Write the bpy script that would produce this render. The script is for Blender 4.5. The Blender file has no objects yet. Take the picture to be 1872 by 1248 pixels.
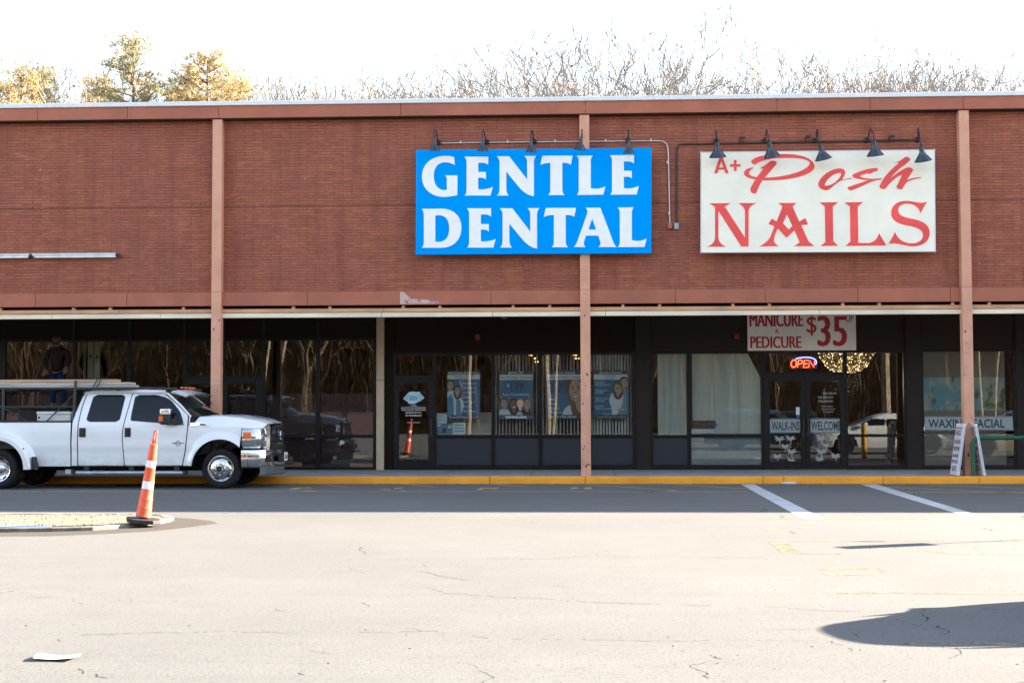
import bpy, bmesh, math, random
from mathutils import Vector, Matrix, noise
from mathutils.geometry import tessellate_polygon
random.seed(11)
scene = bpy.context.scene
col = scene.collection
R = math.radians

# ------------------------------------------------------------------ camera
IW, IH, FPX, EYE = 1872, 1248, 2600.0, 1.54
YAW, PITCH, ROLL = R(2.7), math.atan(126/2600), -0.0025
ROT = (Matrix.Rotation(YAW, 3, 'Z') @ Matrix.Rotation(math.pi/2+PITCH, 3, 'X') @ Matrix.Rotation(ROLL, 3, 'Z'))
cd = bpy.data.cameras.new('camera'); cam = bpy.data.objects.new('camera', cd); col.objects.link(cam)
cam.matrix_world = Matrix.Translation((0, 0, EYE)) @ ROT.to_4x4()
cd.sensor_width = 36; cd.lens = FPX/IW*36; cd.clip_start = .1; cd.clip_end = 2000
scene.camera = cam

# ------------------------------------------------------------------ sky, sun, exposure
SUN_EL = R(21.0); SUN_AZ = math.atan2(.915, .40)      # azimuth from +Y towards +X
w = bpy.data.worlds.new('World'); scene.world = w; w.use_nodes = True
nt = w.node_tree; nt.nodes.clear()
sky = nt.nodes.new('ShaderNodeTexSky'); sky.sky_type = 'NISHITA'; sky.sun_disc = False
sky.sun_elevation = SUN_EL; sky.sun_rotation = SUN_AZ
sky.air_density = 1.0; sky.dust_density = .5; sky.ozone_density = 1.0
hs = nt.nodes.new('ShaderNodeHueSaturation'); hs.inputs['Saturation'].default_value = .70
bg = nt.nodes.new('ShaderNodeBackground'); bg.inputs['Strength'].default_value = .070
wo = nt.nodes.new('ShaderNodeOutputWorld')
nt.links.new(sky.outputs[0], hs.inputs['Color']); nt.links.new(hs.outputs[0], bg.inputs['Color']); nt.links.new(bg.outputs[0], wo.inputs['Surface'])
sl = bpy.data.lights.new('sun', 'SUN'); sl.energy = 5.0; sl.angle = R(.5); sl.color = (1, .885, .72)
so = bpy.data.objects.new('sun', sl); col.objects.link(so)
sd = Vector((math.sin(SUN_AZ)*math.cos(SUN_EL), math.cos(SUN_AZ)*math.cos(SUN_EL), math.sin(SUN_EL)))
so.rotation_euler = sd.to_track_quat('Z', 'Y').to_euler(); so.location = sd*60
vs = scene.view_settings; vs.view_transform = 'Standard'; vs.look = 'None'; vs.gamma = 1; vs.use_curve_mapping = False
vs.exposure = 3.05
cy = scene.cycles
cy.max_bounces = 8; cy.transparent_max_bounces = 16; cy.use_denoising = True
cy.caustics_reflective = False; cy.caustics_refractive = False

# ------------------------------------------------------------------ measuring: where a sight line meets a real plane
def ray(px, py): return ROT @ Vector(((px-IW/2)/FPX, -(py-IH/2)/FPX, -1))
def PY(px, py, Y):
    d = ray(px, py); return Vector((0, 0, EYE)) + d*(Y/d.y)
def PZ(px, py, z=0.0):
    d = ray(px, py); return Vector((0, 0, EYE)) + d*((z-EYE)/d.z)

# ------------------------------------------------------------------ scene tree helpers
def tag(o, label=None, cat=None, group=None, kind=None):
    if label: o['label'] = label
    if cat: o['category'] = cat
    if group: o['group'] = group
    if kind: o['kind'] = kind
    return o
def empty(name, loc, label, cat, group=None):
    o = bpy.data.objects.new(name, None); col.objects.link(o); o.location = loc; o.empty_display_size = .2
    return tag(o, label, cat, group)
def parent(o, p):
    if p is None: return
    o.parent = p
    if p.type == 'EMPTY' and p.parent is None: o.matrix_parent_inverse = Matrix.Translation(-Vector(p.location))
def kids(o): return [c for c in bpy.data.objects if c.parent is o]
def copy_tree(o, p=None):
    ch = list(o.children)
    c = o.copy(); col.objects.link(c)
    if p: c.parent = p
    for k in ch: copy_tree(k, c)
    return c
class MB:
    def __init__(s): s.v = []; s.f = []; s.m = []; s.cm = 0
    def add(s, vs, fs):
        n = len(s.v); s.v += [tuple(v) for v in vs]
        s.f += [tuple(i+n for i in f) for f in fs]; s.m += [s.cm]*len(fs); return s
    def box(s, x0, x1, y0, y1, z0, z1):
        return s.add([(x0,y0,z0),(x1,y0,z0),(x1,y1,z0),(x0,y1,z0),(x0,y0,z1),(x1,y0,z1),(x1,y1,z1),(x0,y1,z1)],
              [(3,2,1,0),(4,5,6,7),(0,1,5,4),(1,2,6,5),(2,3,7,6),(3,0,4,7)])
    def quad(s, a, b, c, d): return s.add([a,b,c,d], [(0,1,2,3)])
    def grid(s, nu, nv, f):
        vs = [f(u/nu, v/nv) for v in range(nv+1) for u in range(nu+1)]
        fs = [(v*(nu+1)+u, v*(nu+1)+u+1, (v+1)*(nu+1)+u+1, (v+1)*(nu+1)+u) for v in range(nv) for u in range(nu)]
        return s.add(vs, fs)
    def tube(s, pts, r, n=8, r2=None, cap=True):
        pts = [Vector(p) for p in pts]; k = len(pts); vs = []; fs = []
        up = None
        for i, p in enumerate(pts):
            t = (pts[min(i+1,k-1)]-pts[max(i-1,0)]).normalized()
            if up is None:
                up = t.orthogonal().normalized()
            up = (up - t*up.dot(t)); up = up.normalized() if up.length > 1e-6 else t.orthogonal().normalized()
            b = t.cross(up); rr = r if not isinstance(r, (list, tuple)) else r[i]
            if r2 is not None: rr = r + (r2-r)*i/(k-1)
            vs += [p + up*math.cos(2*math.pi*j/n)*rr + b*math.sin(2*math.pi*j/n)*rr for j in range(n)]
        for i in range(k-1):
            for j in range(n): fs.append((i*n+j, i*n+(j+1)%n, (i+1)*n+(j+1)%n, (i+1)*n+j))
        if cap: fs += [tuple(reversed(range(n))), tuple(range((k-1)*n, k*n))]
        return s.add(vs, fs)
    def lathe(s, prof, n=32, o=(0,0,0), ax=(0,0,1), arc=1.0):
        # prof: (radius, height along axis)
        o = Vector(o); ax = Vector(ax).normalized(); u = ax.orthogonal().normalized(); b = ax.cross(u); vs = []; fs = []
        for (r, h) in prof:
            vs += [o + ax*h + (u*math.cos(2*math.pi*j/n) + b*math.sin(2*math.pi*j/n))*max(r, 1e-5) for j in range(n)]
        for i in range(len(prof)-1):
            for j in range(n): fs.append((i*n+j, i*n+(j+1)%n, (i+1)*n+(j+1)%n, (i+1)*n+j))
        return s.add(vs, fs)
    def disc(s, o, ax, r, n=16, rx=None):
        o = Vector(o); ax = Vector(ax).normalized(); u = ax.orthogonal().normalized(); b = ax.cross(u)
        return s.add([o + u*math.cos(2*math.pi*j/n)*r + b*math.sin(2*math.pi*j/n)*(rx or r) for j in range(n)], [tuple(range(n))])
    def poly(s, outer, holes=(), to3=None, depth=0.0, back=None):
        # filled 2D outline; to3(x, y, d) maps to 3D, d = 0 front, depth = back
        loops = [list(outer)] + [list(h) for h in holes]
        tris = tessellate_polygon([[Vector((x, y, 0)) for x, y in l] for l in loops])
        flat = [p for l in loops for p in l]
        n = len(flat)
        vs = [to3(x, y, 0) for x, y in flat]; fs = [tuple(t) for t in tris]
        if depth:
            vs += [to3(x, y, depth) for x, y in flat]; i0 = 0
            for l in loops:
                k = len(l)
                for j in range(k): a, b = i0+j, i0+(j+1) % k; fs.append((a, b, b+n, a+n))
                i0 += k
            if back: fs += [tuple(i+n for i in reversed(t)) for t in tris]
        return s.add(vs, fs)
    def build(s, name, mat, p=None, smooth=False, bevel=0, seg=2, weld=True, ang=30):
        me = bpy.data.meshes.new(name); me.from_pydata(s.v, [], s.f)
        mats = mat if isinstance(mat, (list, tuple)) else [mat]
        for m in mats: me.materials.append(m)
        if len(mats) > 1: me.polygons.foreach_set('material_index', s.m)
        bm = bmesh.new(); bm.from_mesh(me)
        if weld and len(bm.verts) < 60000: bmesh.ops.remove_doubles(bm, verts=bm.verts, dist=1e-5)
        bmesh.ops.recalc_face_normals(bm, faces=bm.faces)
        if bevel:
            es = [e for e in bm.edges if len(e.link_faces) == 2 and e.calc_face_angle(0) > R(ang)]
            bmesh.ops.bevel(bm, geom=es, offset=bevel, segments=seg, affect='EDGES', profile=.5, clamp_overlap=True)
        bm.to_mesh(me); bm.free()
        if smooth:
            me.polygons.foreach_set('use_smooth', [True]*len(me.polygons))
            try: me.set_sharp_from_angle(angle=R(ang+5))
            except Exception: pass
        me.update()
        o = bpy.data.objects.new(name, me); col.objects.link(o); parent(o, p); return o
def lerp(a, b, t): return a+(b-a)*t
def interp(pts, x):
    if x <= pts[0][0]: return pts[0][1]
    for (a, b), (c, d) in zip(pts, pts[1:]):
        if x <= c: return lerp(b, d, (x-a)/(c-a) if c > a else 0)
    return pts[-1][1]
def sstep(t): t = max(0, min(1, t)); return t*t*(3-2*t)

# ------------------------------------------------------------------ materials
def N(nt, t, **kw):
    n = nt.nodes.new(t)
    for k, v in kw.items():
        if k in n.inputs: n.inputs[k].default_value = v
        else: setattr(n, k, v)
    return n
def newmat(name):
    m = bpy.data.materials.new(name); m.use_nodes = True; nt = m.node_tree; nt.nodes.clear()
    out = nt.nodes.new('ShaderNodeOutputMaterial'); b = nt.nodes.new('ShaderNodeBsdfPrincipled')
    nt.links.new(b.outputs[0], out.inputs[0]); return m, nt, b, out
def c4(c): return (c[0], c[1], c[2], 1)
def mixc(nt, fac, a, b, mode='MIX'):
    n = nt.nodes.new('ShaderNodeMix'); n.data_type = 'RGBA'; n.blend_type = mode
    for i, x in ((0, fac), (6, a), (7, b)):
        if hasattr(x, 'is_linked'): nt.links.new(x, n.inputs[i])
        else: n.inputs[i].default_value = x if i == 0 else c4(x)
    return n.outputs[2]
def ramp(nt, src, a, b, va=0.0, vb=1.0):
    n = nt.nodes.new('ShaderNodeMapRange'); n.inputs[1].default_value = a; n.inputs[2].default_value = b
    n.inputs[3].default_value = va; n.inputs[4].default_value = vb; nt.links.new(src, n.inputs[0]); return n.outputs[0]
def math2(nt, op, a, b):
    n = nt.nodes.new('ShaderNodeMath'); n.operation = op
    for i, x in enumerate((a, b)):
        if hasattr(x, 'is_linked'): nt.links.new(x, n.inputs[i])
        else: n.inputs[i].default_value = x
    return n.outputs[0]
def coords(nt, scale=(1,1,1)):
    t = nt.nodes.new('ShaderNodeTexCoord'); mp = nt.nodes.new('ShaderNodeMapping'); mp.inputs['Scale'].default_value = scale
    nt.links.new(t.outputs['Object'], mp.inputs[0]); return mp.outputs[0]
def noisef(nt, vec, scale, detail=4, rough=.55):
    n = N(nt, 'ShaderNodeTexNoise', Scale=scale, Detail=detail, Roughness=rough); nt.links.new(vec, n.inputs['Vector']); return n.outputs['Fac']
def bumpn(nt, b, h, strength=.3, dist=.01):
    n = N(nt, 'ShaderNodeBump', Strength=strength, Distance=dist); nt.links.new(h, n.inputs['Height']); nt.links.new(n.outputs[0], b.inputs['Normal'])
def M(name, c, rough=.6, metal=0, var=.15, vs=6, bump=0, bs=60, spec=.5, coat=0, em=None, ems=0, stretch=(1,1,1)):
    m, nt, b, out = newmat(name)
    v = coords(nt, stretch)
    f = noisef(nt, v, vs, 6)
    dark = [x*(1-var*1.3) for x in c]; lite = [min(1, x*(1+var)) for x in c]
    nt.links.new(mixc(nt, ramp(nt, f, .3, .7), dark, lite), b.inputs['Base Color'])
    nt.links.new(ramp(nt, f, .2, .8, max(.02, rough-.08), min(1, rough+.08)), b.inputs['Roughness'])
    b.inputs['Metallic'].default_value = metal; b.inputs['Specular IOR Level'].default_value = spec
    if coat: b.inputs['Coat Weight'].default_value = coat; b.inputs['Coat Roughness'].default_value = .05
    if em: b.inputs['Emission Color'].default_value = c4(em); b.inputs['Emission Strength'].default_value = ems
    if bump: bumpn(nt, b, noisef(nt, v, bs, 5), bump)
    return m

def brick_mat():
    m, nt, b, out = newmat('painted_brick')
    t = nt.nodes.new('ShaderNodeTexCoord'); sp = nt.nodes.new('ShaderNodeSeparateXYZ'); cb = nt.nodes.new('ShaderNodeCombineXYZ')
    nt.links.new(t.outputs['Object'], sp.inputs[0]); nt.links.new(sp.outputs[0], cb.inputs[0]); nt.links.new(sp.outputs[2], cb.inputs[1])
    v = cb.outputs[0]
    # hand-laid wobble of the courses
    wob = N(nt, 'ShaderNodeTexNoise', Scale=2.5, Detail=3); nt.links.new(v, wob.inputs['Vector'])
    sc = nt.nodes.new('ShaderNodeVectorMath'); sc.operation = 'MULTIPLY_ADD'
    nt.links.new(wob.outputs['Color'], sc.inputs[0]); sc.inputs[1].default_value = (.010, .006, 0); nt.links.new(v, sc.inputs[2])
    br = N(nt, 'ShaderNodeTexBrick', Scale=1.0); nt.links.new(sc.outputs[0], br.inputs['Vector'])
    br.offset = .5; br.inputs['Brick Width'].default_value = .392; br.inputs['Row Height'].default_value = .0635
    br.inputs['Mortar Size'].default_value = .0062; br.inputs['Mortar Smooth'].default_value = .3
    br.inputs['Color1'].default_value = (.48, .158, .086, 1); br.inputs['Color2'].default_value = (.31, .092, .048, 1); br.inputs['Mortar'].default_value = (.38, .115, .066, 1)
    big = noisef(nt, v, .45, 5); med = noisef(nt, v, 3.2, 6, .65)
    c = mixc(nt, ramp(nt, big, .35, .7), br.outputs['Color'], (.36, .112, .070))
    c = mixc(nt, ramp(nt, med, .3, .75, .0, .6), c, (.25, .076, .050))
    # joints painted shut in places
    # streaks and lichen-like worn paint along x
    st = N(nt, 'ShaderNodeMapping'); st.inputs['Scale'].default_value = (.8, 9, 1); nt.links.new(v, st.inputs[0])
    sf = noisef(nt, st.outputs[0], 6, 6, .7)
    c = mixc(nt, ramp(nt, sf, .52, .70, 0, .72), c, (.54, .22, .145))
    rg = N(nt, 'ShaderNodeMapping'); rg.inputs['Scale'].default_value = (2.2, 11, 1); nt.links.new(v, rg.inputs[0])
    c = mixc(nt, ramp(nt, noisef(nt, rg.outputs[0], 2.6, 7, .75), .50, .68, 0, .6), c, (.19, .060, .040))
    stain = N(nt, 'ShaderNodeMapping'); stain.inputs['Scale'].default_value = (2.2, .25, 1); nt.links.new(v, stain.inputs[0])
    c = mixc(nt, ramp(nt, noisef(nt, stain.outputs[0], 1.3, 6, .65), .48, .72, 0, .65), c, (.22, .068, .044))
    jm = math2(nt, 'MULTIPLY', br.outputs['Fac'], ramp(nt, noisef(nt, v, 2.3, 6, .75), .36, .64, .12, .95))
    c = mixc(nt, jm, c, (.115, .034, .024))
    # pale chips and lime spots
    vo = N(nt, 'ShaderNodeTexVoronoi', Scale=3.4); nt.links.new(v, vo.inputs['Vector'])
    chip = math2(nt, 'LESS_THAN', vo.outputs['Distance'], .045)
    pick = N(nt, 'ShaderNodeSeparateColor'); nt.links.new(vo.outputs['Color'], pick.inputs[0])
    chip = math2(nt, 'MULTIPLY', chip, math2(nt, 'GREATER_THAN', pick.outputs[0], .72))
    chip = math2(nt, 'MULTIPLY', chip, ramp(nt, noisef(nt, v, .7, 2), .46, .56))
    c = mixc(nt, chip, c, (.55, .45, .38))
    nt.links.new(c, b.inputs['Base Color']); b.inputs['Roughness'].default_value = .75; b.inputs['Specular IOR Level'].default_value = .3
    h = math2(nt, 'ADD', math2(nt, 'MULTIPLY', br.outputs['Fac'], -1.2), math2(nt, 'MULTIPLY', noisef(nt, v, 55, 5), .8))
    bumpn(nt, b, h, .8, .008)
    return m

def asphalt_mat(name, base, crack=True):
    m, nt, b, out = newmat(name); v = coords(nt)
    big = noisef(nt, v, .22, 6, .6); med = noisef(nt, v, 2.2, 6, .65); fine = noisef(nt, v, 95, 4, .75); grit = noisef(nt, v, 38, 5, .75)
    vx = coords(nt, (.12, 2.2, 1)); streak = noisef(nt, vx, 1.6, 7, .68)
    c = mixc(nt, ramp(nt, big, .3, .7), [x*.86 for x in base], [x*1.10 for x in base])
    spots_ = ramp(nt, noisef(nt, coords(nt, (.55, 1, 1)), .9, 7, .7), .60, .72, 0, .35); c = mixc(nt, spots_, c, [x*.62 for x in base])
    c = mixc(nt, ramp(nt, med, .35, .72, 0, .42), c, [x*.80 for x in base])
    c = mixc(nt, ramp(nt, streak, .5, .72, 0, .26), c, [base[0]*.66, base[1]*.66, base[2]*.67])
    c = mixc(nt, ramp(nt, fine, .50, .66, 0, .6), c, [x*.45 for x in base])
    c = mixc(nt, ramp(nt, grit, .58, .70, 0, .6), c, [min(1, x*1.4) for x in base])
    c = mixc(nt, ramp(nt, noisef(nt, v, 24, 5, .8), .54, .66, 0, .75), c, [x*.42 for x in base])
    if crack:
        wv = N(nt, 'ShaderNodeTexNoise', Scale=1.3, Detail=6); nt.links.new(v, wv.inputs['Vector'])
        vm = nt.nodes.new('ShaderNodeVectorMath'); vm.operation = 'MULTIPLY_ADD'; nt.links.new(wv.outputs['Color'], vm.inputs[0])
        vm.inputs[1].default_value = (1.1, .6, 0); nt.links.new(coords(nt, (.22, .55, 1)), vm.inputs[2])
        vo = N(nt, 'ShaderNodeTexVoronoi', Scale=1.0, feature='DISTANCE_TO_EDGE'); nt.links.new(vm.outputs[0], vo.inputs['Vector'])
        k = ramp(nt, vo.outputs['Distance'], .0004, .0020, .5, 0)
        k = math2(nt, 'MULTIPLY', k, ramp(nt, noisef(nt, v, 2.6, 5, .7), .50, .62))
        c = mixc(nt, k, c, (.035, .033, .03))
    nt.links.new(c, b.inputs['Base Color']); b.inputs['Roughness'].default_value = .9; b.inputs['Specular IOR Level'].default_value = .25
    h = math2(nt, 'ADD', math2(nt, 'MULTIPLY', fine, .6), math2(nt, 'MULTIPLY', grit, .9))
    bumpn(nt, b, h, .65, .008)
    return m

def paint_mat(name, c, wear=.5, scale=7):
    # road paint worn through to what lies below
    m, nt, b, out = newmat(name); v = coords(nt); f = noisef(nt, v, scale, 8, .75); g = noisef(nt, v, 1.1, 3)
    b.inputs['Roughness'].default_value = .8
    nt.links.new(mixc(nt, ramp(nt, g, .3, .7), [x*.8 for x in c], c), b.inputs['Base Color'])
    tr = nt.nodes.new('ShaderNodeBsdfTransparent'); mx = nt.nodes.new('ShaderNodeMixShader')
    k = ramp(nt, math2(nt, 'ADD', f, math2(nt, 'MULTIPLY', g, .35)), wear+.12, wear+.26, 0, 1)
    nt.links.new(k, mx.inputs[0]); nt.links.new(tr.outputs[0], mx.inputs[1]); nt.links.new(b.outputs[0], mx.inputs[2]); nt.links.new(mx.outputs[0], out.inputs[0])
    return m

def glass_mat(name, tint, ior=2.0, wave=.02, rough=0.0):
    m, nt, b, out = newmat(name); nt.nodes.remove(b)
    tr = nt.nodes.new('ShaderNodeBsdfTransparent'); tr.inputs[0].default_value = c4(tint)
    gl = nt.nodes.new('ShaderNodeBsdfGlossy'); gl.inputs['Roughness'].default_value = rough; gl.inputs[0].default_value = (.95, .97, 1, 1)
    fr = nt.nodes.new('ShaderNodeFresnel'); fr.inputs['IOR'].default_value = ior
    mx = nt.nodes.new('ShaderNodeMixShader')
    v = coords(nt, (1, 1, .45)); bu = N(nt, 'ShaderNodeBump', Strength=wave, Distance=.05); nt.links.new(noisef(nt, v, 2.2, 2, .4), bu.inputs['Height'])
    nt.links.new(bu.outputs[0], gl.inputs['Normal'])
    nt.links.new(fr.outputs[0], mx.inputs[0]); nt.links.new(tr.outputs[0], mx.inputs[1]); nt.links.new(gl.outputs[0], mx.inputs[2]); nt.links.new(mx.outputs[0], out.inputs[0])
    return m
def emit_mat(name, c, s):
    m, nt, b, out = newmat(name); nt.nodes.remove(b); e = nt.nodes.new('ShaderNodeEmission'); e.inputs[0].default_value = c4(c)
    v = coords(nt); nt.links.new(ramp(nt, noisef(nt, v, 40, 2), .3, .7, s*.7, s*1.2), e.inputs[1]); nt.links.new(e.outputs[0], out.inputs[0]); return m

mt_brick = brick_mat()
mt_asphalt = asphalt_mat('asphalt', (.160, .1565, .150))
mt_damp = asphalt_mat('patched_asphalt', (.088, .078, .068), False)
mt_walk = M('pavement_concrete', (.33, .335, .33), .85, var=.18, vs=1.8, bump=.25, bs=90)
def kerb_mat():
    m, nt, b, out = newmat('yellow_kerb_paint'); v = coords(nt)
    c = mixc(nt, ramp(nt, noisef(nt, coords(nt, (.7, 1, 1)), 1.6, 6, .65), .35, .68), (.80, .29, .014), (1.0, .42, .02))
    c = mixc(nt, ramp(nt, noisef(nt, coords(nt, (.5, 1, 3)), 3.2, 7, .75), .60, .72, 0, .65), c, (.20, .11, .04))
    c = mixc(nt, ramp(nt, noisef(nt, v, 11, 7, .8), .60, .66, 0, .8), c, (.24, .22, .19))
    nt.links.new(c, b.inputs['Base Color']); b.inputs['Roughness'].default_value = .7; bumpn(nt, b, noisef(nt, v, 30, 6), .4); return m
mt_kerb = kerb_mat()
mt_white = paint_mat('white_road_paint', (.56, .57, .57), .30)
mt_yellow = paint_mat('yellow_road_paint', (.52, .36, .13), .36)
mt_faint = paint_mat('faded_yellow_road_paint', (.20, .172, .105), .45)
mt_crack = M('crack_dirt', (.05, .047, .043), .95, spec=.1)
mt_coping = M('white_coping', (.74, .75, .76), .45, var=.05)
mt_band = M('red_brown_trim', (.39, .122, .068), .6, var=.14, vs=1.3, bump=.05)
mt_column = M('pink_brown_column', (.665, .33, .215), .55, var=.10, vs=2.5, bump=.05)
mt_tan = M('tan_board', (.60, .31, .16), .7, var=.2, vs=4, stretch=(.4, 1, 2))
mt_cream = M('cream_board', (.82, .72, .54), .6, var=.13, vs=3, stretch=(.35, 1, 2))
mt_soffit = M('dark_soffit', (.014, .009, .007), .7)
mt_frame = M('bronze_frame', (.009, .007, .008), .45, var=.25, vs=3, spec=.25)
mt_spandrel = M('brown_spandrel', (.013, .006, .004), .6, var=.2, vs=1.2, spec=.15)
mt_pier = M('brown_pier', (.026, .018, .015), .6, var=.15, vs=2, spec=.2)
mt_bluepanel = M('slate_panel', (.013, .017, .025), .5, var=.1)
mt_beige = M('beige_pilaster', (.56, .43, .30), .7, var=.15, vs=1.4)
mt_roof = M('roof_membrane', (.35, .35, .34), .8)
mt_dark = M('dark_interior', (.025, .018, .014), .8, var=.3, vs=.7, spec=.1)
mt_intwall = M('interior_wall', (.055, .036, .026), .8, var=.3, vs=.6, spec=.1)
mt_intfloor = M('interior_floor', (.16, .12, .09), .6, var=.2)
mt_glass = glass_mat('window_glass', (.965, .985, .98), 1.53, .0016)
mt_black = M('black_metal', (.018, .022, .028), .38, var=.2)
mt_iron = M('dark_iron', (.03, .03, .032), .55, var=.3)
mt_silver = M('galvanised', (.62, .58, .54), .4, metal=.6, var=.1)
mt_redbox = M('red_plastic', (.30, .006, .008), .4)
# ------------------------------------------------------------------ ground
g = MB(); g.box(-300, 300, -260, 300, -.5, 0); tag(g.build('parking_lot', mt_asphalt), kind='structure')
XL, XR = -34.0, 34.0
KY, GY = 30.0, 33.5            # kerb face, glass line
ZW = .155                      # pavement height
k = MB()
xs = [XL] + [PY(p, 880, KY).x for p in (-400, 60, 431, 895, 1070, 1395, 1433, 1615, 1790)] + [XR]
for a, b_ in zip(xs, xs[1:]): k.box(a+.004, b_-.004, KY, KY+.16, -.05, ZW)
tag(k.build('kerb', mt_kerb, bevel=.018, seg=3, smooth=True), kind='structure')
s = MB()
x = XL
while x < XR: s.box(x+.005, min(x+1.83, XR)-.005, KY+.165, GY+.05, -.05, ZW-.003); x += 1.83
tag(s.build('pavement', mt_walk, bevel=.006), kind='structure')

def ground_poly(mb, px, z): mb.poly([(p.x, p.y) for p in (PZ(*q) for q in px)], to3=lambda x, y, d: (x, y, z))
def gline(mb, px, wid, z, jit=0.0, step=.35, frac=0.0):
    pts = [PZ(*q) for q in px]; out = []
    for a, b_ in zip(pts, pts[1:]):
        n = max(1, int((b_-a).length/step))
        for i in range(n): out.append(a.lerp(b_, i/n))
    out.append(pts[-1]); L = []; Rr = []
    for i, p in enumerate(out):
        t = (out[min(i+1, len(out)-1)]-out[max(i-1, 0)]).normalized(); nrm = Vector((-t.y, t.x, 0))
        q_ = Vector((p.x*1.7, p.y*1.7, 3.1)); fx = frac*(noise.noise(q_)*1.1+noise.noise(q_*4)*.5+noise.noise(q_*13)*.28)
        c = p + nrm*(jit*random.uniform(-1, 1)+fx) + (t*fx*.6 if frac else Vector()); h = wid/2*(random.uniform(.3, 1.5) if jit else 1)
        L.append(c+nrm*h); Rr.append(c-nrm*h)
    vs = [(q.x, q.y, z) for q in L+Rr]; n = len(L)
    mb.add(vs, [(i, i+1, n+i+1, n+i) for i in range(n-1) if not frac or noise.noise(Vector((L[i].x*2.3, L[i].y*5, 9)))+random.uniform(-.25, .25) > -.22])
m = MB()
ground_poly(m, [(1354.4, 885), (1379.3, 885), (1506.7, 948), (1467.9, 948)], .0016)
ground_poly(m, [(1573.5, 885), (1603, 885), (1813, 948.5), (1783, 948.5)], .0016)
tag(m.build('white_road_marking', mt_white), kind='structure')
m = MB()
gline(m, [(-200, 898), (1365, 898.2)], .10, .0016)
for q in ([(582, 884.6), (633, 889.5)], [(736, 884), (795, 889.5)], [(902, 885), (965, 889.5)], [(1065, 885), (1235, 896)], [(1233, 885), (1362, 893)],
          [(1600, 889), (1872, 901)], [(1690, 886), (1890, 893)], [(1170, 898.5), (1240, 897.5)], [(1640, 899), (1880, 899.5)]): gline(m, q, .10, .0016)
# worn stencilled lettering along the kerb
for q in ([(527, 894), (541, 891), (565, 890), (571, 892.5), (552, 892), (540, 895)], [(556, 895.5), (578, 897), (570, 897.6), (548, 896.4)],
          [(693, 893.6), (712, 894), (715, 895.4), (696, 894.8)], [(722, 891.5), (738, 890), (732, 893), (719, 893.4)], [(732, 895.8), (745, 897.2), (735, 897.4)],
          [(871, 895), (880, 891), (898, 891.3), (914, 890), (905, 894), (897, 892.8), (884, 892.5), (880, 895)],
          [(1043, 894), (1046, 890.5), (1056, 890.2), (1057, 892.4)], [(1066, 891), (1081, 889.6), (1082, 894.2), (1068, 893.4)]): ground_poly(m, q, .0016)
tag(m.build('yellow_kerbside_marking', mt_yellow), kind='structure')
m = MB()
gline(m, [(1440, 989), (1620, 989.5)], .08, .0016); gline(m, [(1560, 989.5), (1900, 987)], .08, .0016); gline(m, [(1455, 1011.5), (1540, 1012)], .09, .0016)
gline(m, [(1420, 990), (1450, 1011)], .22, .0016); gline(m, [(1640, 1003), (1750, 1012), (1900, 1014)], .08, .0016)
gline(m, [(1540, 993), (1640, 1001)], .06, .0016)
gline(m, [(1530, 1083), (1900, 1084.5)], .085, .0016); gline(m, [(1640, 1176), (1900, 1177)], .075, .0016)
for q in ([(1396, 964), (1430, 963), (1428, 967.5), (1398, 969.5)], [(1438, 963.5), (1480, 962.5), (1476, 966)], [(1500, 963.6), (1520, 963)],
          [(1494, 1041), (1520, 1036), (1590, 1037.5), (1588, 1040), (1530, 1040.5)], [(1500, 1046), (1560, 1049), (1595, 1047), (1598, 1050), (1520, 1052)], [(1600, 1037), (1625, 1042), (1612, 1047)]):
    ground_poly(m, q, .0016)
gline(m, [(1390, 947.5), (1700, 949)], .07, .0016); gline(m, [(-20, 1079), (22, 1081)], .07, .0016)
tag(m.build('faded_yellow_marking', mt_faint), kind='structure')

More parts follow.
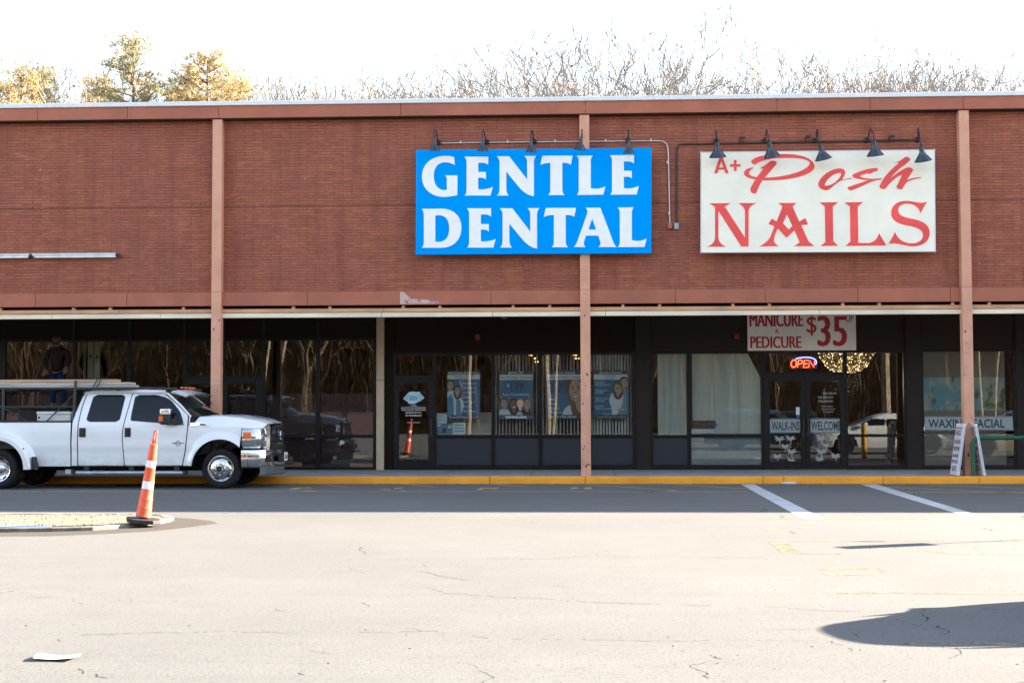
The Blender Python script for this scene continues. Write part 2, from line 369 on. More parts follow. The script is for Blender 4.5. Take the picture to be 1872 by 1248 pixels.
c = MB()
def z6(l): return [(480+x/2.283, 860+y/2.283) for x, y in l]
def z5(l): return [(1300+x/3.217, 860+y/3.217) for x, y in l]
def z4(l): return [(x/3.3917, 880+y/3.3917) for x, y in l]
for l, wd in ((z6([(0,672),(150,676),(330,680)]), .016), (z6([(400,674),(640,668),(700,670),(880,682)]), .013), (z6([(640,668),(615,655)]), .01),
          (z6([(880,682),(905,692),(1000,700),(1400,707),(1690,710),(1762,712)]), .013), (z6([(1762,712),(1870,706)]), .009),
          (z6([(668,418),(770,442),(870,458)]), .016), (z6([(672,388),(676,406)]), .014), (z6([(1130,468),(1180,472),(1330,490)]), .012), (z6([(870,458),(1130,466)]), .007),
          (z6([(710,490),(780,512),(1000,528),(1300,542)]), .015), (z6([(1300,542),(1540,556),(1870,563)]), .017), (z6([(930,365),(1200,368),(1340,360),(1870,362)]), .014),
          (z6([(428,550),(460,566),(515,570)]), .014), (z6([(384,316),(400,332),(432,346)]), .018), (z6([(350,406),(420,428)]), .013),
          (z6([(1720,670),(1700,700)]), .016), (z6([(1690,738),(1780,752),(1870,772)]), .015), (z6([(1860,790),(1800,812),(1812,826)]), .010), (z6([(1812,826),(1830,840),(1826,852),(1840,862)]), .020),
          (z6([(75,830),(110,840),(150,852)]), .022), (z6([(160,740),(200,750),(340,764)]), .008), (z6([(50,575),(130,590)]), .008),
          (z6([(860,800),(900,830),(935,860),(930,886)]), .008), (z6([(1170,840),(1360,824)]), .007), (z6([(390,250),(480,250)]), .02),
          (z5([(1283,810),(1300,835),(1296,850),(1325,868)]), .020), (z5([(1325,868),(1310,885),(1345,910),(1378,930),(1362,950),(1335,958)]), .024), (z5([(975,840),(1010,860),(1060,875)]), .014),
          (z5([(1200,900),(1270,935),(1400,938)]), .010), (z5([(1450,1040),(1400,1085),(1385,1105)]), .012), (z5([(0,805),(160,808),(430,805),(640,825),(870,826)]), .011),
          (z5([(110,927),(330,928),(580,925)]), .012), (z5([(700,1000),(750,1030),(785,1060)]), .016), (z5([(80,1000),(620,995)]), .007), (z5([(0,1090),(25,1105)]), .03),
          (z5([(820,950),(845,975)]), .012), (z5([(1580,815),(1840,818)]), .02), (z5([(268,247),(315,225)]), .03), (z5([(395,262),(430,282)]), .03), (z5([(470,355),(500,370)]), .03), (z5([(1600,335),(1625,352)]), .03),
          (z5([(0,510),(310,512)]), .02), (z5([(1640,995),(1840,1002)]), .01),
          (z4([(430,950),(640,952),(760,948),(900,940),(1130,940),(1240,930),(1628,930)]), .017), (z4([(270,505),(600,510)]), .008), (z4([(470,1160),(630,1185),(720,1215)]), .016),
          (z4([(150,718),(300,720)]), .012), (z4([(470,730),(520,760)]), .010), (z4([(1590,165),(1480,192),(1380,196)]), .03), (z4([(830,730),(860,750)]), .012), (z4([(360,975),(385,990)]), .013)):
    gline(c, l, wd*.62, .0012, jit=wd*.5, step=.035, frac=.085)
tag(c.build('pavement_cracks', mt_crack), kind='structure')

random.seed(12); lt = MB()
for i in range(390):
    gut = i < 240
    if gut: x, y = random.uniform(-9, 10), KY-.02-abs(random.gauss(0, .10))
    else: q = PZ(random.uniform(-60, 1930), random.uniform(930, 1260)); x, y = q.x, q.y
    r = random.choice((.006, .008, .012, .018)) if gut else random.choice((.004, .006, .008)); a = random.uniform(0, 6.28); lt.cm = random.choice((0, 0, 1))
    lt.add([(x+r*math.cos(a+k_*1.57)*(1.5 if k_ % 2 else .8), y+r*math.sin(a+k_*1.57)*(1.5 if k_ % 2 else .8), .0015+r*.25*(k_ % 2)) for k_ in range(4)]+[(x, y, .002+r*.5)], [(k_, (k_+1) % 4, 4) for k_ in range(4)])
tag(lt.build('grit_and_leaves', [M('dark_grit', (.06, .05, .04), .9), M('dry_leaf', (.16, .09, .04), .9)], weld=False), kind='stuff')
# ------------------------------------------------------------------ the strip of shops
bld = empty('shop_building', (0, 31, 0), 'long low red-brown brick shopping strip with three shopfronts under a canopy', 'building')
def part(mb, name, mat, **kw): return mb.build(name, mat, bld, **kw)
mb = MB(); mb.box(XL, XR, 30.50, 30.9, 4.10, 7.93); wall = part(mb, 'brick_wall', mt_brick)
part(MB().box(PY(-60, 367, 30.5).x, PY(1900, 350, 30.5).x, 30.494, 30.51, 5.985, 5.996), 'control_joint', M('joint_dark', (.09, .03, .022), .9))  # control joint drawn as a thin dark strip across the brick
mb = MB(); mb.box(XL, XR, 30.22, 30.93, 8.155, 8.25); part(mb, 'roof_coping', mt_coping, bevel=.012)
def run(y0, y1, z0, z1, joints, name, mat, bev=.006):
    mb = MB(); e = [XL]+joints+[XR]
    for a, b_ in zip(e, e[1:]): mb.box(a+.004, b_-.004, y0, y1, z0, z1)
    return part(mb, name, mat, bevel=bev)
jx = lambda l, y, Y=30.3: [PY(p, y, Y).x for p in l]
run(30.26, 30.52, 7.885, 8.155, jx([-450, 70, 234, 400, 733, 1070, 1420, 1590, 1760, 2100], 200), 'cornice', mt_band)
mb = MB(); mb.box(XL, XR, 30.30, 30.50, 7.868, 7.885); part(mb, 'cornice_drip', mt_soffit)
run(30.40, 30.60, 3.815, 4.115, jx([-400, 62, 229, 560, 730, 897, 1235, 1400, 1570, 1740, 1960, 2200], 545), 'canopy_fascia', mt_band)
p0 = PY(731, 545, 30.4).x
mb = MB()                                # bare patch where the paint has come off
mb.poly([(p0, 3.83), (p0+.86, 3.84), (p0+.80, 3.89), (p0+.5, 3.93), (p0+.25, 3.95), (p0+.18, 4.0), (p0+.08, 4.09), (p0, 4.10)], to3=lambda x, z, d: (x, 30.396+d, z), depth=.003)
part(mb, 'flaked_patch', paint_mat('flaked_primer', (.62, .42, .37), .40, 7))
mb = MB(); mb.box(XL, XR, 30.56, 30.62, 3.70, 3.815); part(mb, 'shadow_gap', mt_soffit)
for px in list(range(-335, 2200, 67)):
    if (px*7) % 3 != 1: xx = PY(px, 560, 30.45).x; part(MB().box(xx-.03, xx+.03, 30.45, 30.56, 3.745, 3.80), 'gap_bracket', mt_tan)
run(30.40, 30.56, 3.662, 3.742, jx([-300, 215, 700, 1070, 1420], 567), 'upper_board', mt_tan)
run(30.42, 30.56, 3.555, 3.655, jx([-420, 91, 290, 696, 900, 1107, 1500], 575), 'lower_board', mt_cream)
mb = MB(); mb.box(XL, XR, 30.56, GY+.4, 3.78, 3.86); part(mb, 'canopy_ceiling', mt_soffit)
mb = MB(); mb.box(XL, XR, 30.9, 47.0, 7.95, 8.13); mb.box(XL, XR, 46.8, 47, 0, 7.95); mb.box(XL, XL+.2, 30.9, 46.8, 0, 7.95); mb.box(XR-.2, XR, 30.9, 46.8, 0, 7.95); part(mb, 'roof', mt_roof)
# columns along the kerb
cols = []
for (pt, pb) in (((397, 220), (394, 740)), ((1069, 212), (1070.5, 860)), ((1762, 203), (1774, 868))):
    xt = (PY(*pt, 30.3).x + PY(*pb, 30.3).x)/2; cols.append(xt)
for xx in [cols[0]-7.95*2, cols[0]-7.95] + cols + [cols[2]+7.95, cols[2]+15.9]:
    mb = MB(); mb.box(xx-.105, xx+.105, 30.30, 30.52, ZW-.01, 7.868)
    o = part(mb, 'column', mt_column, bevel=.008)
    MB().box(xx-.107, xx+.107, 30.298, 30.50, 4.108, 4.116).build('seam', mt_band, o)
    if xx == cols[0]: MB().box(xx-.108, xx+.108, 30.297, 30.50, 2.13, 2.142).build('seam', mt_silver, o)
mb = MB()                                # rust chips on the columns
random.seed(3)
for xx in cols:
    for i in range(16):
        z = .3+random.random()**1.6*3.4; x0 = xx+random.uniform(-.09, .09); r = random.uniform(.006, .022)
        pts = [(x0+math.cos(a)*r*random.uniform(.4, 1.2), z+math.sin(a)*r*random.uniform(.5, 2.2)) for a in [k_*math.pi/4 for k_ in range(8)]]
        mb.poly(pts, to3=lambda x, z, d: (x, 30.2975+d, z), depth=.002)
part(mb, 'rust_chips', M('rust', (.045, .022, .018), .9))['kind'] = 'stuff'

# shopfront helpers: px rectangles on the glass line
def gx(px): return PY(px, 740, GY).x
def gz(py): return PY(1000, py, GY).z
FD = .075
def ring(mb, X0, X1, Z0, Z1, a, b_, c, d, y0=GY-.045, y1=GY+.055):
    # outer rect, inner rect
    mb.box(X0, a, y0, y1, Z0, Z1); mb.box(b_, X1, y0, y1, Z0, Z1); mb.box(a, b_, y0+.002, y1, Z0, c); mb.box(a, b_, y0+.002, y1, d, Z1)
def pane(p, x0, x1, z0, z1, mat=None, y=GY):
    mb = MB(); mb.box(x0-.01, x1+.01, y-.003, y+.003, z0-.01, z1+.01); return mb.build('pane', mat or mt_glass, p)
def window(o, g, name='window', solid=None, cross=None):
    # o: outer px rect x0,x1,y0,y1 (y0 top), g: glass px rect
    X0, X1, Z1, Z0 = gx(o[0]), gx(o[1]), gz(o[2]), gz(o[3]); a, b_, d, c = gx(g[0]), gx(g[1]), gz(g[2]), gz(g[3])
    mb = MB(); ring(mb, X0, X1, Z0, Z1, a, b_, c, d)
    f = part(mb, name, mt_frame, bevel=.004, seg=1)
    if solid:
        mb = MB(); mb.box(a-.005, b_+.005, GY-.012, GY+.01, c-.005, d+.005); mb.build('infill_panel', solid, f)
    else: pane(f, a, b_, c, d)
    return f
def door(o, g, hinge, tilt=0):
    X0, X1, Z1, Z0 = gx(o[0]), gx(o[1]), gz(o[2]), ZW+.012; a, b_, d, c = gx(g[0]), gx(g[1]), gz(g[2]), gz(g[3])
    mb = MB(); ring(mb, X0+.004, X1-.004, Z0, Z1, a, b_, c, d, GY-.055, GY+.03)
    f = part(mb, 'door', mt_frame, bevel=.004, seg=1); pane(f, a, b_, c, d)
    h = MB(); hx = (b_+X1)/2 if hinge == 'l' else (a+X0)/2; sg = -1
    h.tube([(hx, GY-.05, 1.0), (hx, GY-.11, 1.0), (hx, GY-.11, 1.32), (hx, GY-.05, 1.32)], .011, 8)
    h.box(hx-.03, hx+.03, GY-.075, GY-.05, .93, .98)
    h.build('handle', mt_black, f, smooth=True); return f
# left, vacant shop
TOPL, SILL, BOT = 620.5, 796.5, 857.5
win = []
for (x0, x1, g0, g1) in ((-215, -112, -210, -116), (-112, -5, -108, -9), (-5, 135.5, 10, 133), (135.5, 235.5, 138, 232), (235.5, 337.5, 239.5, 335), (483, 581, 485, 577.5), (581, 689, 585, 682.5)):
    win.append(window((x0, x1, 616, SILL), (g0, g1, TOPL, 793.5)))
    window((x0, x1, SILL, BOT), (g0, g1, 799.5, 853))
window((337.5, 409, 616, 688), (341, 405.5, TOPL, 684.5), 'transom'); window((409, 483, 616, 688), (412, 477.5, TOPL, 684.5), 'transom')
door((337.5, 409, 688, 857), (347, 400, 700, 845), 'l'); door((409, 483, 688, 857), (416.5, 468, 700, 845), 'r')
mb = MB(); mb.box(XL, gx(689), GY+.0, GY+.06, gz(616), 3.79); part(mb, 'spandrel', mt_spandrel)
for px in (-112, -5, 134, 236, 337, 409, 482, 581): part(MB().box(gx(px)-.035, gx(px)+.035, GY-.03, GY+.0, gz(616), 3.78), 'spandrel_mullion', mt_frame)
mb = MB(); mb.box(gx(689.5), gx(703), GY-.14, GY+.2, ZW-.01, 3.79); pil = part(mb, 'pilaster', mt_beige, bevel=.006)
mb = MB(); mb.box(gx(689.5)-.002, gx(703)+.002, GY-.142, GY+.1, gz(694.5), gz(693.5)); mb.build('seam', mt_crack, pil)
# dental practice
TOPR = 647.5
HB = 643.5
mb = MB(); mb.box(gx(703), gx(720), GY-.03, GY+.06, ZW, 3.79); part(mb, 'jamb_panel', mt_spandrel)
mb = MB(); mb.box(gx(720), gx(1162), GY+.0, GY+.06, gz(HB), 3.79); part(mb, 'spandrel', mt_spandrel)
window((720, 795, HB, 690), (723.5, 791, 649, 684.5), 'transom'); dd = door((720, 795, 690, 857), (729.5, 783.5, 699.5, 842.5), 'l')
for (x0, x1, g0, g1) in ((795, 901.5, 798, 898.5), (901.5, 988, 904.5, 984.5), (988, 1077.5, 991.5, 1074.5), (1077.5, 1162, 1081, 1156.5)):
    win.append(window((x0, x1, HB, SILL+1), (g0, g1, 648.5, 794))); window((x0, x1, SILL+1, BOT), (g0, g1, 800.5, 849), 'kick_panel', mt_bluepanel)
mb = MB(); mb.box(gx(1162), gx(1190), GY-.06, GY+.06, ZW, 3.79); mb.box(gx(1165), gx(1187), GY-.075, GY-.06, ZW, gz(640)); part(mb, 'pier', mt_pier, bevel=.005)
# nail salon
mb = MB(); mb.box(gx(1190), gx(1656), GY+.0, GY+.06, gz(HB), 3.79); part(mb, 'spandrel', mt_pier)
win.append(window((1190, 1259.5, HB, SILL+1), (1193, 1255.5, TOPR, 795))); window((1190, 1259.5, SILL+1, BOT), (1193.5, 1256.5, 800.5, 849.5), 'kick_panel', mt_bluepanel)
win.append(window((1259.5, 1395, HB, SILL), (1263, 1391, TOPR, 793.5))); window((1259.5, 1395, SILL, BOT), (1263, 1391.5, 799.5, 849.5))
window((1395, 1545.5, HB, 686), (1398.5, 1542, 647, 682), 'transom')
door((1395, 1471.5, 686, 857), (1406, 1463, 698, 843), 'l'); door((1471.5, 1545.5, 686, 857), (1480, 1535.5, 698, 843), 'r')
win.append(window((1545.5, 1656, HB, SILL), (1549, 1652, TOPR, 794))); window((1545.5, 1656, SILL, BOT), (1549, 1652, 799.5, 850))
mb = MB(); mb.box(gx(1656), gx(1684), GY-.06, GY+.06, ZW, 3.79); part(mb, 'pier', mt_pier, bevel=.005)
mb = MB(); mb.box(gx(1684), XR, GY+.0, GY+.06, gz(HB), 3.79); part(mb, 'spandrel', mt_pier)
win.append(window((1684, 1857, HB, BOT), (1687.5, 1853, 645.5, 851.5)))
mb = MB(); mb.box(gx(1857), gx(1900), GY-.06, GY+.06, ZW, 3.79); part(mb, 'pier', mt_pier, bevel=.005)
window((1900, 2020, HB, BOT), (1904, 2016, 645.5, 851.5))
mb = MB(); mb.box(gx(2020), XR, GY-.06, GY+.06, ZW, gz(HB)); mb.box(XL, gx(-215), GY-.06, GY+.06, ZW, gz(616)); part(mb, 'end_wall', mt_pier)
# rooms behind the glass
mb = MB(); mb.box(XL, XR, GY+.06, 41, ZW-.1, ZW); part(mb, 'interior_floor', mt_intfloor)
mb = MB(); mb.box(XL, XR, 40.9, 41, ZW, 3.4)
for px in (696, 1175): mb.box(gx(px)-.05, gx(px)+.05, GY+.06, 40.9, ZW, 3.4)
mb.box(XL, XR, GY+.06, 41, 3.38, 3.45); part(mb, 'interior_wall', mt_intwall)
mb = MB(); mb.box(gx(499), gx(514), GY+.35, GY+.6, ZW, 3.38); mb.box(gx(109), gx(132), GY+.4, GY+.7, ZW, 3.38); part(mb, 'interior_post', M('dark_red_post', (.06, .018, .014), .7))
mb = MB(); mb.lathe([(.0, 0), (.055, .0), (.05, .02)], 12, (PY(671, 620, 34.4).x, 34.4, 3.255)); part(mb, 'downlight', emit_mat('warm_lamp', (1, .86, .62), 9))
# little red alarm boxes and ceiling fitting
for i, (px, py) in enumerate(((873, 616), (1347, 614))):
    p = PY(px, py, GY-.05); mb = MB(); mb.box(p.x-.055, p.x+.055, GY-.06, GY-.0, p.z-.065, p.z+.065); mb.box(p.x-.03, p.x+.03, GY-.075, GY-.06, p.z-.02, p.z+.03)
    tag(mb.build('alarm_box', mt_redbox, bevel=.008), ['small red alarm box on dark wall above the dental windows', 'small red alarm box on dark wall beside the price banner'][i], 'alarm', 'red alarm boxes')
p = PY(922, 583, 31.2); mb = MB(); mb.box(p.x-.10, p.x+.10, 31.1, 31.3, 3.60, 3.78); mb.lathe([(.07, 0), (.07, -.03), (.0, -.05)], 16, (p.x, 31.2, 3.60)); tag(mb.build('ceiling_light', M('tan_fitting', (.25, .13, .07), .5), bevel=.005), 'small square tan light fitting under the canopy edge', 'light')
# ------------------------------------------------------------------ lettering
def path(d, n=10):
    t = d.replace(',', ' ').split(); i = 0; pts = []; cur = None
    def num():
        nonlocal i
        v = float(t[i]); i += 1; return v
    while i < len(t):
        if t[i].isalpha(): cmd = t[i]; i += 1
        if cmd == 'Z': continue
        if cmd in 'ML': cur = (num(), num()); pts.append(cur)
        elif cmd == 'Q':
            c = (num(), num()); e = (num(), num())
            for k_ in range(1, n+1): u = k_/n; pts.append(tuple((1-u)**2*cur[j]+2*u*(1-u)*c[j]+u*u*e[j] for j in (0, 1)))
            cur = e
        elif cmd == 'C':
            a = (num(), num()); b_ = (num(), num()); e = (num(), num())
            for k_ in range(1, n+5): u = k_/(n+4); pts.append(tuple((1-u)**3*cur[j]+3*u*(1-u)**2*a[j]+3*u*u*(1-u)*b_[j]+u**3*e[j] for j in (0, 1)))
            cur = e
    out = [pts[0]]
    for p in pts[1:]:
        if abs(p[0]-out[-1][0])+abs(p[1]-out[-1][1]) > 1e-4: out.append(p)
    if abs(out[0][0]-out[-1][0])+abs(out[0][1]-out[-1][1]) < 1e-4: out.pop()
    return out
def glyphs(mb, items, org, Y, depth, lift=0.0):
    for k_, it in enumerate(items):
        ls = [path(x) for x in (it if isinstance(it, tuple) else (it,))]
        w2 = [[(lambda p: (p.x, p.z))(PY(org[0]+x/8.509, org[1]+y/8.509, Y)) for x, y in l] for l in ls]
        mb.poly(w2[0], w2[1:], to3=lambda x, z, d: (x, Y-depth-lift*k_+d, z), depth=depth)
def text_poly(mb, s, x, z, h, y, width=None, bold=0.0, align='CENTER', to3=None, squeeze=1.0):
    # flat letters on the plane Y = y; h = capital height, (x, z) = baseline point
    c = bpy.data.curves.new('t', 'FONT'); c.body = s; c.size = h/.729*1.0; c.align_x = align; c.offset = bold*h; c.resolution_u = 3
    o = bpy.data.objects.new('t', c); me = o.to_mesh()
    vs = [tuple(v.co) for v in me.vertices]; fs = [tuple(p.vertices) for p in me.polygons]; o.to_mesh_clear()
    bpy.data.objects.remove(o); bpy.data.curves.remove(c)
    if not vs: return
    x0 = min(v[0] for v in vs); x1 = max(v[0] for v in vs)
    sx = (width/(x1-x0)) if width else squeeze
    to3 = to3 or (lambda a, b_: (a, y, b_))
    mid = (x0+x1)/2
    if align == 'CENTER': mb.add([to3(x+(v[0]-mid)*sx, z+v[1]) for v in vs], fs)
    else: mb.add([to3(x+(v[0]-x0)*sx, z+v[1]) for v in vs], fs)

SY = 30.20
def board(label, corners, mat, edge, name='sign_board'):
    o = empty(name, (PY(corners[0][0], corners[0][1], SY).x, SY, 4.9), label, 'sign')
    mb = MB(); mb.poly([(lambda p: (p.x, p.z))(PY(*c, SY)) for c in corners], to3=lambda x, z, d: (x, SY+d, z), depth=.09, back=True); mb.build('panel', mat, o, bevel=.004)
    if edge:
        mb = MB(); q = [PY(*c, SY) for c in corners]
        for a, b_ in zip(q, q[1:]+q[:1]):
            t = (b_-a).normalized()*.012; n = Vector((-t.z, 0, t.x))
            mb.add([a-t, b_+t, b_+t-n*1.6, a-t-n*1.6, a-t+Vector((0,-.006,0)), b_+t+Vector((0,-.006,0)), b_+t-n*1.6+Vector((0,-.006,0)), a-t-n*1.6+Vector((0,-.006,0))], [(0,1,2,3),(4,5,6,7),(0,1,5,4),(1,2,6,5),(2,3,7,6),(3,0,4,7)])
        mb.build('edging', edge, o)
    return o
mt_blue = M('blue_sign_face', (.0, .32, .90), .5, var=.03, vs=2, spec=.0)
mt_letter = M('white_letter', (.90, .89, .87), .4, var=.03)
mt_ivory = M('ivory_sign_face', (.93, .88, .73), .4, var=.05, vs=1.6)
mt_red = M('coral_red_letter', (.88, .075, .065), .4, var=.12, vs=1.5)
o = board('wide bright blue sign board with two rows of white flared capitals', [(760.5, 274.5), (1191, 270.5), (1190.5, 463), (760, 465.5)], mt_blue, None)
A_, B_, C_, D_ = (760, 270), (970, 270), (760, 365), (970, 365)
mb = MB()
glyphs(mb, ["M 608 272 L 600 152 Q 540 130 455 130 C 230 135 98 270 98 450 C 98 640 240 768 440 768 Q 550 765 648 738 L 650 434 L 452 434 Q 488 455 486 500 L 486 655 Q 470 662 440 661 C 340 655 282 570 282 440 C 282 310 350 230 460 230 Q 540 232 608 272 Z",
 "M 756 143 L 1130 143 L 1126 270 Q 1095 238 1040 238 L 972 238 L 972 380 L 1092 380 L 1092 495 Q 1060 470 1020 470 L 972 470 L 972 650 Q 1110 660 1200 612 L 1164 747 L 756 747 Q 795 720 792 650 L 792 230 Q 790 170 756 143 Z",
 "M 1260 137 L 1455 137 L 1735 498 L 1735 230 Q 1735 170 1690 133 L 1875 133 Q 1838 175 1838 230 L 1838 756 Q 1730 745 1620 630 L 1410 375 L 1410 640 Q 1410 710 1448 747 L 1264 747 Q 1305 715 1305 640 L 1305 230 Q 1305 175 1260 137 Z"], A_, SY, .012)
glyphs(mb, ["M 185 129 L 656 127 L 626 268 Q 580 238 520 238 L 494 240 L 494 650 Q 494 705 528 740 L 275 740 Q 310 710 308 650 L 308 240 Q 220 238 152 272 Z",
 "M 715 129 L 968 127 Q 938 160 936 200 L 936 630 Q 1060 660 1165 604 L 1132 733 L 718 738 Q 752 710 750 650 L 750 200 Q 750 160 715 129 Z",
 "M 1232 122 L 1608 119 L 1608 250 Q 1575 218 1520 217 L 1450 217 L 1450 362 L 1573 362 L 1575 482 Q 1550 455 1510 455 L 1450 455 L 1450 632 Q 1580 650 1683 598 L 1650 731 L 1234 733 Q 1270 710 1267 640 L 1267 210 Q 1268 155 1232 122 Z"], B_, SY, .012)
mb.build('lettering', mt_letter, o); mb = MB()
glyphs(mb, [("M 92 145 L 400 142 C 590 142 712 260 712 430 C 712 620 590 750 400 750 L 92 750 Q 128 715 127 660 L 127 230 Q 125 175 92 145 Z", "M 305 250 L 305 650 Q 330 657 360 657 C 470 655 523 570 523 450 C 523 320 470 245 360 245 Q 330 245 305 250 Z"),
 "M 797 137 L 1172 137 L 1172 265 Q 1135 232 1075 232 L 1014 232 L 1014 380 L 1138 380 L 1138 497 Q 1105 468 1060 468 L 1014 468 L 1014 650 Q 1150 660 1243 612 L 1208 747 L 800 747 Q 835 715 833 640 L 833 230 Q 833 170 797 137 Z",
 "M 1306 137 L 1505 137 L 1783 498 L 1783 230 Q 1783 170 1740 135 L 1922 133 Q 1887 175 1887 240 L 1887 762 Q 1780 750 1670 630 L 1457 375 L 1457 640 Q 1460 710 1498 747 L 1312 747 Q 1352 715 1352 640 L 1352 230 Q 1352 175 1306 137 Z"], C_, SY, .012)
glyphs(mb, ["M 238 131 L 708 129 L 678 268 Q 630 238 560 240 L 546 240 L 546 660 Q 548 710 580 741 L 330 741 Q 362 705 362 660 L 362 240 Q 270 238 205 272 Z",
 ("M 855 127 L 1086 127 L 1290 670 Q 1310 715 1338 738 L 1055 738 Q 1095 705 1090 665 L 1052 562 L 862 562 L 828 665 Q 820 705 855 738 L 668 738 Q 705 710 725 655 L 880 220 Q 895 165 855 127 Z", "M 958 295 L 900 467 L 1020 467 Z"),
 "M 1352 125 L 1606 121 Q 1577 160 1575 200 L 1575 630 Q 1700 665 1805 604 L 1772 737 L 1352 738 Q 1390 705 1388 650 L 1388 200 Q 1388 155 1352 125 Z"], D_, SY, .012)
mb.build('lettering', mt_letter, o)
o = board('wide ivory sign board with coral red brush script above capitals', [(1281, 278), (1709, 273.5), (1710.5, 460), (1281, 462)], mt_ivory, mt_coping)
E_, F_, G_, H_ = (1280, 270), (1490, 270), (1280, 360), (1490, 360)
mb = MB(); glyphs(mb, [("M 218 400 L 302 150 L 350 150 L 443 400 L 395 400 L 375 343 L 287 343 L 268 400 Z", "M 327 205 L 293 310 L 363 310 Z"),
 "M 525 192 L 566 192 L 566 258 L 628 258 L 628 298 L 566 298 L 566 362 L 525 362 L 525 298 L 465 298 L 465 258 L 525 258 Z"], E_, SY, .008)
mb.build('lettering', mt_red, o); mb = MB()
glyphs(mb, ["M 850 268 Q 790 240 795 215 C 810 150 1000 98 1300 100 C 1600 98 1778 180 1778 300 C 1760 430 1400 510 1050 510 C 800 508 680 460 680 395 Q 690 320 840 305 Q 750 370 760 410 C 790 460 900 468 1050 466 C 1400 450 1700 340 1705 240 C 1700 175 1500 155 1300 160 C 1100 165 920 200 850 268 Z",
 "M 920 322 Q 1000 295 1090 212 Q 1130 195 1180 215 Q 1200 240 1180 265 Q 1060 400 960 520 Q 910 600 875 700 Q 850 725 815 708 Q 770 680 785 630 Q 830 520 985 325 Z"], E_, SY, .008, .002)
glyphs(mb, [("M 568 488 L 560 472 L 420 497 Q 470 420 468 375 Q 450 320 360 324 C 220 340 48 470 50 580 Q 60 650 175 664 C 230 660 300 570 400 515 Q 470 490 568 488 Z", "M 405 395 Q 415 440 330 525 Q 240 600 150 590 Q 150 530 240 455 Q 330 385 405 395 Z"),
 "M 860 412 Q 880 385 960 365 Q 995 345 960 318 C 850 315 700 360 585 420 Q 570 450 620 475 Q 720 500 830 505 Q 640 570 510 615 Q 495 650 560 668 C 650 640 780 570 920 515 L 1040 492 L 1030 475 L 900 487 Q 780 480 715 460 Q 690 445 720 430 Q 800 400 840 398 Z",
 "M 1230 238 Q 1310 225 1400 145 Q 1460 135 1483 185 Q 1470 215 1350 300 Q 1260 370 1155 490 Q 1300 370 1420 312 Q 1500 300 1526 345 Q 1500 400 1420 510 Q 1500 465 1648 460 L 1650 472 Q 1520 490 1440 530 Q 1390 570 1360 640 Q 1330 660 1290 640 Q 1250 610 1275 590 Q 1330 480 1350 425 Q 1280 440 1180 540 Q 1130 590 1100 635 Q 1060 660 1010 625 Q 995 600 1020 560 Q 1090 410 1310 235 Z"], F_, SY, .008)
mb.build('lettering', mt_red, o); mb = MB()
glyphs(mb, ["M 142 100 L 475 97 L 383 152 L 697 635 L 697 220 Q 685 145 592 96 L 880 96 Q 755 135 752 230 L 752 770 L 640 770 L 282 215 L 282 620 Q 285 730 402 773 L 105 773 Q 230 735 232 620 L 232 155 Z",
 ("M 1218 94 L 1497 94 L 1437 150 L 1540 385 L 1635 330 L 1677 430 L 1570 440 L 1685 692 L 1775 765 L 1463 767 L 1548 705 L 1465 520 L 1343 636 L 1207 490 Q 1135 640 1150 690 Q 1165 735 1220 765 L 920 770 Q 1060 700 1100 600 L 1155 455 L 1062 422 L 1113 338 L 1188 385 L 1280 150 Z", "M 1348 270 L 1287 410 L 1375 507 L 1435 450 Z")], G_, SY, .008)
glyphs(mb, ["M 68 87 L 358 83 L 275 150 L 283 690 L 360 758 L 85 764 L 160 700 L 152 150 Z",
 "M 460 87 L 748 80 L 663 152 L 672 715 L 820 718 Q 960 705 993 565 L 1110 755 L 472 762 L 550 695 L 543 150 Z",
 "M 1745 75 Q 1690 150 1642 255 C 1610 150 1530 103 1430 105 C 1340 107 1290 150 1292 210 C 1300 290 1370 315 1530 345 C 1700 380 1782 450 1782 560 C 1782 690 1680 768 1510 768 C 1400 768 1270 700 1140 732 Q 1200 640 1243 545 C 1280 650 1370 720 1500 722 C 1610 722 1680 670 1680 590 C 1670 500 1580 470 1440 445 C 1260 415 1185 350 1185 250 C 1185 130 1280 62 1420 62 C 1550 62 1620 120 1745 75 Z"], H_, SY, .008)
mb.build('lettering', mt_red, o)

